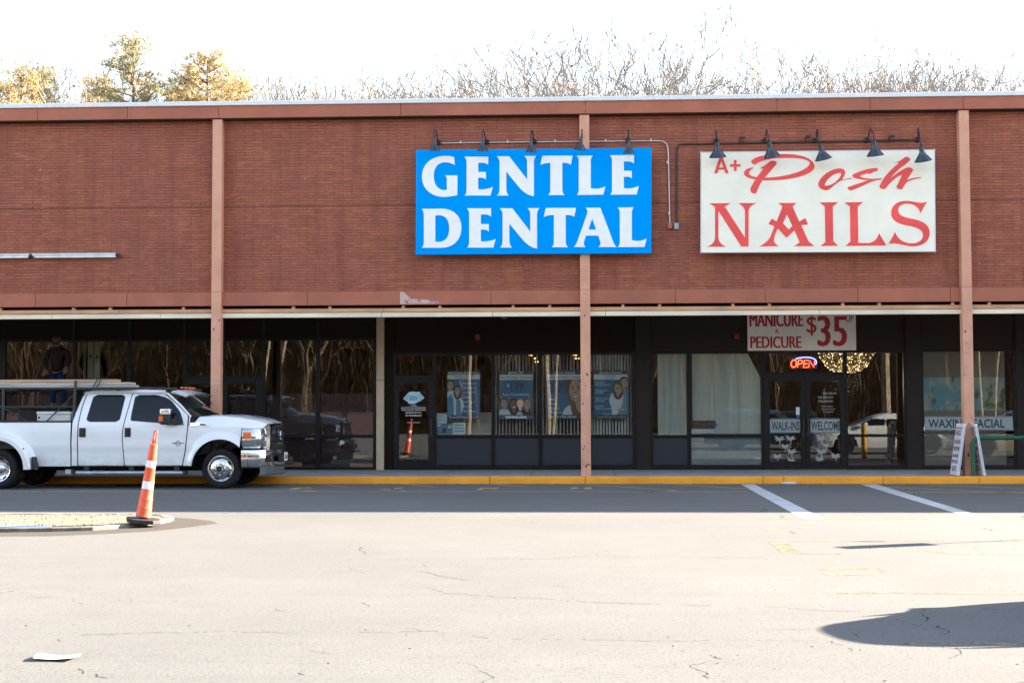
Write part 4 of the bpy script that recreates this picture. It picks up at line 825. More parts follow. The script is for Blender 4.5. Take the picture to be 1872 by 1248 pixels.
# frosted bands and palms stuck on the salon glass
def film_mat(name, c, cover):
    m, nt_, b, out = newmat(name); tr = nt_.nodes.new('ShaderNodeBsdfTransparent'); mx = nt_.nodes.new('ShaderNodeMixShader')
    v = coords(nt_); nt_.links.new(mixc(nt_, noisef(nt_, v, 5, 4), [x*.85 for x in c], c), b.inputs['Base Color']); b.inputs['Roughness'].default_value = .35
    mx.inputs[0].default_value = cover; nt_.links.new(tr.outputs[0], mx.inputs[1]); nt_.links.new(b.outputs[0], mx.inputs[2]); nt_.links.new(mx.outputs[0], out.inputs[0]); return m
mt_frost = film_mat('frosted_film', (.46, .54, .56), .62); mt_ftext = film_mat('dark_vinyl', (.02, .035, .045), .9); mt_palm = film_mat('frosted_palm', (.62, .62, .58), .55); mt_thinw = film_mat('thin_white_vinyl', (.7, .68, .66), .6)
def band(x0, x1, y0, y1, text, tx0, tx1, label, mat=None):
    o = empty('window_band', (gx(x0), GY-.006, gz(y1)), label, 'decal')
    mb = MB(); mb.box(gx(x0), gx(x1), GY-.0055, GY-.0045, gz(y1), gz(y0)); mb.build('film', mt_frost, o)
    h = y1-y0; mb = MB(); text_poly(mb, text, (gx(tx0)+gx(tx1))/2, gz(y1-h*.20), (gz(y0+h*.18)-gz(y1-h*.20)), GY-.007, width=gx(tx1)-gx(tx0), bold=.03); mb.build('lettering', mt_ftext, o)
    mb = MB(); mb.box(gx(x0), gx(x1), GY-.0065, GY-.006, gz(y0+h*.06), gz(y0+h*.02)); mb.box(gx(x0), gx(x1), GY-.0065, GY-.006, gz(y1-h*.02), gz(y1-h*.06)); mb.build('stripe', mt_ftext, o)
band(1407, 1462, 765.5, 792, 'WALK-INS', 1410, 1461, 'frosted band reading WALK-INS on the left salon door')
band(1481, 1535, 765.5, 792, 'WELCOME', 1482, 1537, 'frosted band reading WELCOME on the right salon door')
band(1690, 1851, 762, 788, 'WAXING FACIAL', 1696, 1836, 'long frosted band reading WAXING FACIAL on the far right window')
def palm(px, py, s_, mb):
    for k_ in range(8):
        a = math.pi*(-.12+1.24*k_/7)+.1*math.sin(k_*2.1); L = s_*(.85+.25*abs(math.cos(a)))*(1.05 if k_ % 2 else .85); dx, dy = math.cos(a), math.sin(a)*.85
        x1, y1 = px+dx*L, py+dy*L; nx, ny = -dy*s_*.17, dx*s_*.17; xm, ym = px+dx*L*.5, py+dy*L*.5
        mb.poly([(gx(x), gz(y)) for x, y in ((px, py), (xm+nx, ym+ny), (x1, y1), (xm-nx, ym-ny))], to3=lambda x, z, d: (x, GY-.0055-.0004*k_, z))
    mb.poly([(gx(x), gz(y)) for x, y in ((px-.8, py), (px+.8, py), (px+1.5, py+s_*1.3), (px+.1, py+s_*1.3))], to3=lambda x, z, d: (x, GY-.0053, z))
for grp, door_, side in ((((1424, 801, 10), (1444, 800, 10), (1434, 815, 8), (1446, 824, 10), (1420, 833, 9), (1445, 840, 8)), 'left', 'l'), (((1500, 800, 10), (1522, 800, 10), (1509, 813, 8), (1500, 824, 11), (1497, 838, 9), (1526, 832, 10)), 'right', 'r')):
    mb = MB()
    for a in grp: palm(*a, mb)
    tag(mb.build('palm_decal', mt_palm, weld=False), 'frosted cluster of palm trees on the lower glass of the %s salon door' % door_, 'decal', 'palm decals on the salon doors')
o = empty('door_lettering', (gx(1510), GY-.006, gz(740)), 'thin pale salon name and phone numbers on the right salon door', 'decal')
mb = MB()
for t, px, py, wd, h in (('NAIL SALON', 1517, 722, 24, 4), ('978-258-0701', 1509, 729.5, 27, 4), ('978-258-0421', 1509, 736.5, 27, 4), ('OPEN 7 DAYS', 1512, 745, 20, 2.5), ('MON-SAT 9:30-7:30', 1514, 750, 24, 2.5), ('SUN 10:00-5:00', 1514, 755, 18, 2.5)):
    text_poly(mb, t, gx(px), gz(py), h/77.6, GY-.0055, width=wd/77.6, bold=.01)
mb.build('lettering', mt_thinw, o)
mb = MB(); mb.box(gx(1455), gx(1461.5), GY-.006, GY-.0045, gz(759), gz(745)); tag(mb.build('door_sticker', mt_pwhite), 'small white notice sticker on the left salon door', 'sticker')
mb = MB(); mb.box(gx(1456.5), gx(1461), GY-.006, GY-.0045, gz(764), gz(760)); tag(mb.build('card_sticker', M('blue_sticker', (.02, .16, .5), .4)), 'tiny blue card sticker below the white sticker on salon door', 'sticker')
# far right window: spa photograph print
o = empty('window_print', (gx(1692), GY+.05, gz(755)), 'wide faded spa photo print behind the far right window', 'poster')
def print_mat():
    m, nt_, b, out = newmat('spa_print'); v = coords(nt_, (.9, 1, .55)); n1 = N(nt_, 'ShaderNodeTexNoise', Scale=1.7, Detail=3); nt_.links.new(v, n1.inputs['Vector'])
    c = mixc(nt_, ramp(nt_, n1.outputs['Fac'], .44, .56), (.16, .36, .42), (.42, .44, .34)); n2 = noisef(nt_, coords(nt_, (1.3, 1, .8)), 2.6, 3)
    c = mixc(nt_, ramp(nt_, n2, .56, .66), c, (.10, .13, .05)); n3 = noisef(nt_, coords(nt_, (1.1, 1, .7)), 3.1, 4); c = mixc(nt_, ramp(nt_, n3, .6, .72), c, (.55, .55, .46))
    nt_.links.new(c, b.inputs['Base Color']); b.inputs['Roughness'].default_value = .5; return m
mb = MB(); mb.box(gx(1690), gx(1839), GY+.05, GY+.06, gz(752), gz(692)); mb.build('photo', print_mat(), o)
mb = MB(); mb.box(gx(1690), gx(1839), GY+.052, GY+.058, gz(692), gz(640)); mb.box(gx(1690), gx(1839), GY+.052, GY+.058, gz(850), gz(752)); mb.build('backing', M('taupe_backing', (.25, .22, .18), .7, var=.12, vs=1.5), o)
# vacant shop: paper over the lower glass, leaning slotted boards
mt_paper = M('mauve_paper', (.062, .032, .031), .8, var=.12, vs=1.2)
for i, (x0, x1, lab) in enumerate(((-110, -7, 'mauve paper across the glass at the left picture edge'), (8, 134, 'mauve paper low on the glass behind the man'), (137, 233, 'mauve paper low on the glass left of the truck cab'), (238, 336, 'mauve paper low on the glass above the truck cab'), (340, 480, 'mauve paper over the lower vacant shop doors'), (484, 579, 'mauve paper over the window left of the middle mullion by the truck nose'), (583, 684, 'mauve paper over the window beside the beige pilaster'))):
    mb = MB(); mb.box(gx(x0), gx(x1), GY+.075, GY+.079, ZW+.02, gz(718)); tag(mb.build('window_paper', mt_paper), lab, 'paper', 'mauve paper on the vacant shop glass')
mb = MB(); b0 = gz(854)
tag(MB().box(gx(510), gx(552), GY+.02, GY+.072, gz(852), gz(844)).build('sill_board', mt_tan), 'short tan board lying inside the glass by the truck bumper', 'board')
tag(MB().box(gx(640), gx(682), GY+.02, GY+.072, gz(853), gz(846)).build('sill_board', mt_tan), 'short tan board lying inside the glass beside the beige pilaster', 'board')
mt_wboard = M('cream_metal', (.62, .60, .44), .5, var=.08)
for i, (x0, x1, y0) in enumerate(((145.5, 156.5, 623), (160, 170.5, 621), (172, 182.5, 620))):
    o = empty('slotted_board', (gx(x0), 34.2, ZW), ['cream slotted board leaning inside the vacant shop, nearest the dark gap', 'middle cream slotted board inside the vacant shop', 'right cream slotted board inside the vacant shop'][i], 'board', 'slotted boards in the vacant shop')
    Yb = 34.2; X0 = PY(x0, 660, Yb).x; X1 = PY(x1, 660, Yb).x
    mb = MB(); mb.box(X0, X1, Yb, Yb+.04, ZW, PY(150, y0, Yb).z); mb.build('panel', mt_wboard, o, bevel=.004)
    mb = MB(); mc = (X0+X1)/2; z0 = PY(150, 651+i*.5, Yb).z
    for zz in (z0, z0-.55): mb.lathe([(.001, 0), (.018, 0), (.018, .004)], 10, (mc, Yb-.002, zz+.02), (0, -1, 0)); mb.box(mc-.014, mc+.014, Yb-.004, Yb-.001, zz-.045, zz+.02)
    mb.build('slot', mt_dark, o)
# ------------------------------------------------------------------ traffic island with delineator
mt_sand = asphalt_mat('sandy_fill', (.23, .20, .15), False); mt_edge = M('worn_kerb_stone', (.19, .175, .15), .85, var=.6, vs=4, bump=.4, bs=40)
def gp(l): return [(PZ(*q).x, PZ(*q).y) for q in l]
mb = MB(); mb.poly(gp([(-400, 984), (-200, 983), (0, 980), (90, 979.5), (200, 975), (290, 969.5), (345, 963), (380, 958.5), (399, 956), (385, 951.5), (350, 947.5), (300, 944.5), (-400, 944)]), to3=lambda x, y, d: (x, y, .0016)); tag(mb.build('asphalt_patch', mt_damp), kind='structure')
rim = gp([(-400, 975), (-200, 974), (0, 972.5), (95, 971.5), (170, 969.5), (230, 965), (280, 959.5), (310, 954), (318, 950.5), (312, 947.5), (295, 945.6), (255, 944.6), (150, 944.2), (0, 944), (-400, 944)])
cx_, cy_ = -9.0, 20.0
inn = [(x+(cx_-x)*.0, y) for x, y in rim]
def inset(l, d):
    out = []
    for i in range(len(l)):
        a, b_, c = Vector(l[i-1]), Vector(l[i]), Vector(l[(i+1) % len(l)])
        t = (c-a).normalized(); n = Vector((-t.y, t.x)); out.append(tuple(b_+n*d))
    return out
rin = inset(rim, .14)
mb = MB(); n = len(rim)
mb.add([(x, y, -.05) for x, y in rim]+[(x, y, .05) for x, y in rim]+[(x, y, .05) for x, y in rin]+[(x, y, .0) for x, y in rin], [(r*n+i, r*n+(i+1) % n, (r+1)*n+(i+1) % n, (r+1)*n+i) for r in range(3) for i in range(n)])
tag(mb.build('island_kerb', mt_edge, bevel=.012), kind='structure')
mb = MB(); mb.poly(gp([(-300, 974.0), (0, 971.6), (95, 970.4), (95, 967.6), (0, 968.6), (-300, 970)]), to3=lambda x, y, d: (x, y, .0545)); tag(mb.build('blue_kerb_paint', paint_mat('blue_road_paint', (.16, .26, .46), .22)), kind='structure')
mb = MB(); mb.poly(rin, to3=lambda x, y, d: (x, y, .040)); tag(mb.build('island_fill', mt_sand), kind='structure')
random.seed(8); mb = MB()
for i in range(420):
    px, py = random.uniform(-30, 300), random.uniform(946, 968)
    q = PZ(px, py)
    if py > 968-(max(0, px-170)/130)**2*14: continue
    r = random.choice((.008, .012, .018, .03)); h = r*.5; a = random.uniform(0, 3)
    mb.add([(q.x+r*math.cos(a+t*1.257)*random.uniform(.7, 1.3), q.y+r*math.sin(a+t*1.257), .038) for t in range(5)]+[(q.x, q.y, .042+h)], [(t, (t+1) % 5, 5) for t in range(5)])
tag(mb.build('loose_stones', M('stones', (.26, .22, .16), .9, var=.5, vs=9), weld=False), kind='stuff')
mt_orange = M('orange_plastic', (.85, .105, .040), .45, var=.06, vs=4); mt_refl = M('white_reflective_band', (.80, .78, .76), .35, var=.04); mt_rub = M('black_rubber', (.022, .022, .026), .7, var=.3, vs=20, bump=.2)
b0 = PZ(262, 950, .09); b0 = Vector((b0.x, b0.y, .13)); tp = PY(284, 787, b0.y); ax = (Vector((tp.x, b0.y+.02, tp.z))-b0); L = ax.length; ax.normalize()
o = empty('traffic_delineator', (b0.x, b0.y, .04), 'tall leaning orange channeliser cone with two white bands on black rubber base', 'cone')
def seg(l): return [(r, L*t) for t, r in l]
mb = MB(); mb.lathe(seg([(0, .098), (.012, .107), (.03, .100), (.10, .096), (.105, .100), (.115, .094), (.20, .089), (.205, .094), (.215, .087), (.325, .078)]), 32, b0, ax)
mb.lathe(seg([(.415, .073), (.42, .077), (.56, .066), (.565, .069), (.575, .064)]), 32, b0, ax)
mb.lathe(seg([(.655, .060), (.665, .063), (.69, .060), (.75, .056), (.84, .051), (.845, .040), (.85, .022)]), 32, b0, ax)
bd = mb.build('body', mt_orange, o, smooth=True)
mb = MB(); mb.lathe(seg([(.325, .077), (.327, .0785), (.413, .0735), (.415, .072)]), 32, b0, ax); mb.build('reflective_band', mt_refl, bd, smooth=True)
mb = MB(); mb.lathe(seg([(.575, .064), (.577, .0655), (.653, .0605), (.655, .059)]), 32, b0, ax); mb.build('reflective_band', mt_refl, bd, smooth=True)
u = Vector((1, 0, -.13)).normalized()*.021; hb = b0+ax*L*.84; ht = b0+ax*L*.985
mb = MB(); mb.tube([hb-u, ht-u*.9, ht-u*.4+ax*.018, ht+u*.4+ax*.018, ht+u*.9, hb+u], .010, 8); mb.tube([hb-u*.7, b0+ax*L*.9-u*.2, hb+u*.7], .009, 8); mb.build('handle', mt_orange, o, smooth=True)
mb = MB(); a0 = R(20); pts = []
for sx, sy in ((-1, -.55), (-.55, -1), (.55, -1), (1, -.55), (1, .55), (.55, 1), (-.55, 1), (-1, .55)): pts.append((b0.x+.0+.215*(sx*math.cos(a0)-sy*math.sin(a0)), b0.y+.215*(sx*math.sin(a0)+sy*math.cos(a0))))
mb.poly(pts, to3=lambda x, y, d: (x, y, .045+.066-d+(x-b0.x)*-.10), depth=.056, back=True); mb.build('base', mt_rub, o, bevel=.008)
# sheet of paper on the asphalt
q = [PZ(*p) for p in ((60, 1208), (75, 1198), (150, 1199), (138, 1209))]
mb = MB(); mb.grid(8, 6, lambda u, v: tuple((q[0].lerp(q[3], u)).lerp(q[1].lerp(q[2], u), v) + Vector((0, 0, .010+.012*(2*u-1)**2+.006*math.sin(v*4+u*2)))))
tag(mb.build('paper_sheet', M('white_paper', (.80, .80, .80), .7, var=.03), smooth=True), 'crumpled white paper sheet lying on the sunlit asphalt, lower left', 'paper')
mb = MB(); mb.box(PZ(1428, 883.5).x, PZ(1456, 884).x, KY-.03, KY-.006, .002, .035); tag(mb.build('litter_strip', mt_pwhite, bevel=.004), 'thin white strip of litter against the yellow kerb', 'litter')
# ------------------------------------------------------------------ sandwich board round the right column, green rail
o = empty('sandwich_board', (cols[2], 30.2, ZW), 'white plastic sandwich board with maroon writing astride the right column', 'sign')
mt_plw = M('white_plastic', (.72, .75, .80), .45, var=.05, vs=3); mt_mar = M('maroon_print', (.30, .03, .07), .5)
def leaf(xb, xt, sg):
    zb_, zt_ = ZW+.01, PY(1765, 774, 30.0).z; th = .05; y0, y1 = 30.02, 30.27
    mb = MB(); mb.add([(xb, y0, zb_), (xb+th, y0, zb_), (xt+th, y0, zt_), (xt, y0, zt_), (xb, y1+.35, zb_), (xb+th, y1+.35, zb_), (xt+th, y1+.35, zt_), (xt, y1+.35, zt_)], [(0,1,2,3),(7,6,5,4),(0,4,5,1),(1,5,6,2),(2,6,7,3),(3,7,4,0)])
    f = mb.build('leaf', mt_plw, o, bevel=.015, seg=3)
    mb = MB()
    for t in ((.06, .94),):
        xa, xb2 = lerp(xb, xt, t[0]), lerp(xb, xt, t[1]); mb.add([(xa+.021, y0-.003, lerp(zb_, zt_, t[0])), (xa+.027, y0-.003, lerp(zb_, zt_, t[0])), (xb2+.027, y0-.003, lerp(zb_, zt_, t[1])), (xb2+.021, y0-.003, lerp(zb_, zt_, t[1]))], [(0,1,2,3)])
    mb.build('edge_groove', mt_iron, f)
    # print on the face turned to the left
    mb = MB(); k_ = (xt-xb)/(zt_-zb_)
    def on(yy, zz): return (xb+k_*(zz-zb_)-.003, yy, zz)
    text_poly(mb, 'NAILS', 0, 0, .12, 0, width=.42, bold=.03, to3=lambda a, b_: on(30.34-a, 1.0+b_)); text_poly(mb, 'WALK-INS', 0, 0, .09, 0, width=.44, bold=.03, to3=lambda a, b_: on(30.34-a, .82+b_)); text_poly(mb, 'WELCOME', 0, 0, .09, 0, width=.44, bold=.03, to3=lambda a, b_: on(30.34-a, .68+b_)); text_poly(mb, 'MANICURE', 0, 0, .07, 0, width=.44, bold=.02, to3=lambda a, b_: on(30.34-a, .54+b_)); text_poly(mb, 'PEDICURE', 0, 0, .07, 0, width=.44, bold=.02, to3=lambda a, b_: on(30.34-a, .42+b_)); text_poly(mb, '$35', 0, 0, .10, 0, width=.3, bold=.03, to3=lambda a, b_: on(30.34-a, .26+b_))
    mb.quad(on(30.06, 1.14), on(30.60, 1.14), on(30.60, 1.165), on(30.06, 1.165)); mb.build('lettering', mt_mar, f)
leaf(PY(1750, 872, 30.02).x, PY(1762, 774, 30.02).x, -1); leaf(PY(1798.5, 872, 30.02).x, PY(1782, 774, 30.02).x, 1)
mt_green = M('green_paint', (.006, .085, .040), .4, var=.2, vs=8)
o = empty('green_handrail', (PY(1782, 870, 30.1).x, 30.1, ZW), 'dark green tubular handrail at the right picture edge', 'handrail')
x0 = PY(1782, 850, 29.95).x; zt = PY(1840, 800, 29.95).z
pts = [(x0, 30.08, ZW-.02), (x0, 30.08, zt-.16)]+[(x0+.16-.16*math.cos(t), 30.08, zt-.16+.16*math.sin(t)) for t in [i*math.pi/16 for i in range(1, 9)]]+[(x0+4.2, 30.08, zt)]
mb = MB(); mb.tube(pts, .048, 14); mb.build('tube', mt_green, o, smooth=True)
for dx in (2.0, 4.0): mb = MB(); mb.tube([(x0+dx, 30.08, ZW-.02), (x0+dx, 30.08, zt)], .04, 12); mb.build('post', mt_green, o, smooth=True)
# ------------------------------------------------------------------ white crew-cab pickup at the kerb
TY = 28.0; YC = 29.02
def tx(px, Y=TY): return PY(px, 800, Y).x
def tz(py, Y=TY): return PY(250, py, Y).z
mt_tw = M('white_car_paint', (.82, .83, .84), .22, var=.03, vs=2, coat=.8)
nt_ = mt_tw.node_tree; b_ = [n for n in nt_.nodes if n.type == 'BSDF_PRINCIPLED'][0]; lk = b_.inputs['Base Color'].links[0].from_socket
sp_ = nt_.nodes.new('ShaderNodeSeparateXYZ'); nt_.links.new(coords(nt_), sp_.inputs[0]); dm = math2(nt_, 'MULTIPLY', ramp(nt_, sp_.outputs[2], .42, .75, .5, 0), ramp(nt_, noisef(nt_, coords(nt_, (1, 1, 2)), 5, 6, .7), .42, .68))
nt_.links.new(mixc(nt_, dm, lk, (.42, .37, .31)), b_.inputs['Base Color'])      # road dirt thrown up along the sills
mt_tglass = M('tinted_glass', (.004, .007, .013), .03, spec=.32, var=.1)
mt_wsglass = M('windscreen_glass', (.012, .020, .018), .03, spec=.9, var=.1)
mt_tblk = M('black_trim', (.014, .015, .017), .5, var=.2)
mt_chrome = M('chrome', (.72, .73, .75), .12, metal=1, var=.05)
mt_tyre = M('tyre_rubber', (.016, .016, .018), .75, var=.25, vs=15, spec=.25)
mt_amber = M('amber_lens', (.85, .16, .02), .2, var=.1); mt_under = M('underbody', (.008, .008, .009), .9, spec=.1)
mt_lens = M('headlight_lens', (.62, .64, .66), .08, metal=.85, var=.35, vs=28)
mt_grey = M('grey_trim', (.10, .11, .12), .6)
truck = empty('pickup_truck', (tx(200), YC, 0), 'white crew cab pickup with dual rear wheels and black ladder rack by the kerb', 'pickup truck')
def T(mb, n, m, p=None, **kw): return mb.build(n, m, p or truck, **kw)
def sw(z): return interp([(.35, .965), (.50, .985), (.66, .994), (.765, .997), (.79, 1.010), (.90, 1.014), (1.12, 1.010), (1.28, .995), (1.34, .985), (1.5, .945), (1.7, .885), (1.83, .842), (1.90, .80), (1.95, .72)], z)
def side(mb, nx, nz, xl, xr, zb, zt, off=0, sg=-1, extra=None):
    # strip of body side: xl(z), xr(z) are its ends, zb/zt its foot and head
    def f(u, v):
        z = lerp(zb, zt, v); x = lerp(xl(z) if callable(xl) else xl, xr(z) if callable(xr) else xr, u)
        return (x, YC+sg*(sw(z)+off+(extra(x, z) if extra else 0)), z)
    mb.grid(nx, nz, f)
Z = tz
SILL = Z(851); BELT = Z(770); EAVE = Z(717)
prof = lambda l: (lambda z, L=sorted([(Z(y), tx(x)) for x, y in l]): interp(L, z))
cab_l = prof([(130, 851), (131, 772), (138, 746), (147, 718), (152, 713)]); rd_l = prof([(142, 851), (142, 776), (146, 745), (153, 717)])
mid = prof([(227, 851), (223.5, 800), (224, 785), (228, 762), (236.5, 717)]); fd_r = prof([(333, 851), (339, 820), (342.4, 785), (343, 760), (322, 740), (299, 722), (292, 718)])
cab_r = prof([(334, 851), (344, 785), (347, 760), (326, 739), (304, 721), (296, 717)])
for sg in (-1, 1):
    mb = MB(); side(mb, 30, 24, cab_l, cab_r, SILL, EAVE, -.006, sg); T(mb, 'cab_side', mt_tw, smooth=True)
# roof, back of cab, windscreen
mb = MB(); xl, xr = tx(148), tx(296)
def roof(u, v):
    s_ = 2*v-1; e = abs(s_); y = YC+s_*.842*(1 if e < .98 else 1)
    zt = lerp(EAVE-.005, Z(711.5), min(1, ((1-e)/.10))**.5) + .025*(1-s_*s_)
    x = lerp(xl, xr+.13*(1-s_*s_), u); zt -= .035*(1-sstep(u/.12)) ; return (x, y, zt)
mb.grid(24, 40, roof); T(mb, 'roof', mt_tw, smooth=True, weld=False)
mb = MB(); mb.grid(4, 10, lambda u, v: (cab_l(lerp(SILL, EAVE, v)), YC+(2*u-1)*(sw(lerp(SILL, EAVE, v))-.006), lerp(SILL, EAVE, v))); T(mb, 'cab_back', mt_tw)
mb = MB(); mb.box(tx(142)-.02, tx(150), YC-.6, YC+.6, Z(768), Z(724)); T(mb, 'rear_screen', mt_tglass)
zb, zt = Z(762), Z(719.5)
mb = MB(); mb.grid(20, 8, lambda u, v: (lerp(tx(346), tx(299), v)+lerp(.38, .14, v)*(1-(2*u-1)**2), YC+(2*u-1)*lerp(.945, .84, v), lerp(zb, zt, v))); T(mb, 'windscreen', mt_wsglass, smooth=True)
for sg in (-1, 1):     # pillars either side of the screen
    mb = MB(); mb.tube([(tx(347), YC+sg*.952, zb), (tx(326), YC+sg*.905, Z(740)), (tx(302), YC+sg*.852, zt), (tx(290), YC+sg*.835, Z(716))], .022, 8); T(mb, 'windscreen_pillar', mt_tw, smooth=True)
mb = MB()               # sun visor over the screen
mb.grid(20, 6, lambda u, v: (lerp(tx(306), tx(334), v)+lerp(.16, .19, v)*(1-(2*u-1)**2), YC+(2*u-1)*.84, lerp(Z(713), Z(720.5), v)-.03*abs(2*u-1)**6+.02*(1-(2*u-1)**2)))
mb.grid(20, 6, lambda u, v: (lerp(tx(306), tx(334), v)+lerp(.16, .19, v)*(1-(2*u-1)**2), YC+(2*u-1)*.84, lerp(Z(713), Z(720.5), v)-.03*abs(2*u-1)**6+.02*(1-(2*u-1)**2)-.025)); T(mb, 'sun_visor', mt_tw, smooth=True)
for k_ in range(5):
    y = YC+(k_-2)*.22; mb = MB(); mb.lathe([(.0, .03), (.025, .026), (.04, .0)], 12, (tx(306)+.16-.02*abs(k_-2), y, Z(711)+.025)); T(mb, 'roof_lamp', mt_amber, smooth=True)
# doors with their windows
def loop_side(pts, off, sg=-1, n=6):
    out = []
    for (a, b_) in zip(pts, pts[1:]+pts[:1]):
        for i in range(n): x, y = lerp(a[0], b_[0], i/n), lerp(a[1], b_[1], i/n); out.append((x, y))
    return out
def rounded(pts, r):
    out = []; n = len(pts)
    for i in range(n):
        p, a, b_ = Vector(pts[i]), Vector(pts[i-1]), Vector(pts[(i+1) % n]); da, db = (a-p), (b_-p); rr = min(r, da.length*.45, db.length*.45)
        A, B = p+da.normalized()*rr, p+db.normalized()*rr
        for k_ in range(5): t = k_/4; out.append(tuple((1-t)**2*A+2*t*(1-t)*p+t*t*B))
    return out
def side_pane(mb, pts, off, r, sg=-1):
    l = [(tx(x), Z(y)) for x, y in rounded(pts, r)]
    # strip-fill between left and right chains so that the pane follows the tumblehome
    zs = sorted({round(z, 5) for x, z in l}); lo, hi = zs[0], zs[-1]; rows = []
    for i in range(15):
        z = lerp(lo+1e-4, hi-1e-4, i/14); xs_ = []
        for (x0, z0), (x1, z1) in zip(l, l[1:]+l[:1]):
            if (z0-z)*(z1-z) <= 0 and z0 != z1: xs_.append(x0+(x1-x0)*(z-z0)/(z1-z0))
        rows.append((min(xs_), max(xs_), z))
    mb.grid(6, 14, lambda u, v: (lambda rw: (lerp(rw[0], rw[1], u), YC+sg*(sw(rw[2])+off), rw[2]))(rows[round(v*14)]))
def mkdoor(sg, L, Rr, winpts, hx, quarter=None):
    mb = MB(); e = .009
    side(mb, 26, 26, lambda z: L(z)+e, lambda z: Rr(z)-e, SILL+.012, EAVE-.012, .008, sg)
    d = T(mb, 'door', mt_tw, smooth=True)
    mb = MB(); side_pane(mb, [(x+(1.4 if x > sum(p[0] for p in winpts)/len(winpts) else -1.4), y+(1.2 if y > 745 else -1.2)) for x, y in winpts], .011, 7, sg); mb.build('window_seal', mt_tblk, d, smooth=True)
    mb = MB(); side_pane(mb, winpts, .0135, 6, sg); mb.build('window', mt_tglass, d, smooth=True)
    mb = MB(); z0, z1 = Z(798.5), Z(781.5); y = YC+sg*(sw(1.1)+.008); x0, x1 = tx(hx[0]), tx(hx[1])
    mb.box(x0, x1, min(y, y+sg*.012), max(y, y+sg*.012), z0, z1); mb.box(x0+.012, x1-.035, min(y+sg*.012, y+sg*.03), max(y+sg*.012, y+sg*.03), z0+.02, z1-.02); mb.build('handle', mt_tblk, d, bevel=.008)
    return d
for sg in (-1, 1):
    mkdoor(sg, rd_l, mid, [(166.5, 722), (223, 722), (216, 769.5), (157, 769.5)], (144.5, 156.5))
    mkdoor(sg, mid, fd_r, [(243, 722.5), (288, 722.5), (306, 731), (326, 751), (335, 775.5), (297, 775.5), (285, 770), (238, 769.5)], (227.8, 239))
    mb = MB()               # dark shut lines behind the door edges
    for f in (rd_l, mid, fd_r): side(mb, 1, 26, lambda z, f=f: f(z)-.014, lambda z, f=f: f(z)+.014, SILL, EAVE, -.001, sg)
    T(mb, 'shut_line', mt_tblk)
# front wing with arch, flare
XF, ZF, RT = tx(402.5), .40, .40; RA = .565
xw0, xw1 = tx(334), tx(477)
seam = lambda x: interp([(tx(343), Z(778.5)), (tx(381), Z(780.5)), (tx(440), Z(781.5)), (tx(478), Z(783))], x)
def wing_foot(x):
    d = x-XF
    if abs(d) < RA: a = ZF+.02+math.sqrt(max(0, RA*RA-d*d))
    else: a = 0
    return max(a, SILL if d < 0 else Z(822))
def flare(x, z, xc=None):
    r = math.hypot(x-XF, z-ZF-.02); return .055*(1-sstep((r-RA)/.17)) if r >= RA-.03 else .055
def plan(x): return -.16*sstep((x-tx(430))/(tx(477)-tx(430)))**2   # nose tucks in
xs_w = sorted(set([lerp(xw0, xw1, i/60) for i in range(61)]+[XF-RA-1e-3, XF-RA+2e-3, XF+RA-2e-3, XF+RA+1e-3]))
for sg in (-1, 1):
    mb = MB(); vs_, fs_ = [], []; nv = 14
    for x in xs_w:
        x0 = max(x, prof([(334, 851), (340, 820), (343.5, 785), (344.5, 778)])(.9) if False else x)
        a, b_ = wing_foot(x), seam(x)
        if x > tx(441): a = max(a, b_-.012-.0)
        for j in range(nv+1):
            z = lerp(a, b_, j/nv); xx = x
            if x < tx(352): xx = max(x, fd_r(min(z, BELT-.01))+.010)
            vs_.append((xx, YC+sg*(sw(z)+flare(xx, z)+plan(xx)), z))
    n = nv+1
    for i in range(len(xs_w)-1):
        for j in range(nv): fs_.append((i*n+j, (i+1)*n+j, (i+1)*n+j+1, i*n+j+1))
    mb.add(vs_, fs_)
    T(mb, 'front_wing', mt_tw, smooth=True)
    mb = MB(); mb.grid(28, 1, lambda u, v: (XF+RA*math.cos(math.pi*u), YC+sg*(1.06-v*.30), ZF+.02+RA*math.sin(math.pi*u))); T(mb, 'wheel_arch_liner', mt_under)
    mb = MB(); yv = YC+sg*(sw(1.2)+.004); mb.poly([(tx(346), Z(779)), (tx(347), Z(772.5)), (tx(368), Z(772)), (tx(378), Z(774.5)), (tx(382), Z(779))], to3=lambda x, z, d: (x, YC+sg*(sw(z)+.012-d), z), depth=.012); v_ = T(mb, 'wing_vent', mt_chrome)
    mb = MB(); mb.poly([(tx(364), Z(777.5)), (tx(366), Z(774)), (tx(374), Z(774.5)), (tx(378), Z(777.5))], to3=lambda x, z, d: (x, YC+sg*(sw(z)+.0135-d), z)); mb.build('grille', mt_tblk, v_)
    # round badge with wings on the door
    mb = MB(); e0 = (tx(325.5), YC+sg*(sw(Z(809))+.010), Z(810)); mb.lathe([(.052, 0), (.052, .004), (.038, .004), (.038, 0)], 24, e0, (0, sg, 0)); mb.box(e0[0]-.115, e0[0]+.115, min(e0[1], e0[1]+sg*.006), max(e0[1], e0[1]+sg*.006), e0[2]-.003, e0[2]+.014); T(mb, 'door_badge', M('badge_grey', (.20, .21, .23), .3, metal=.6))
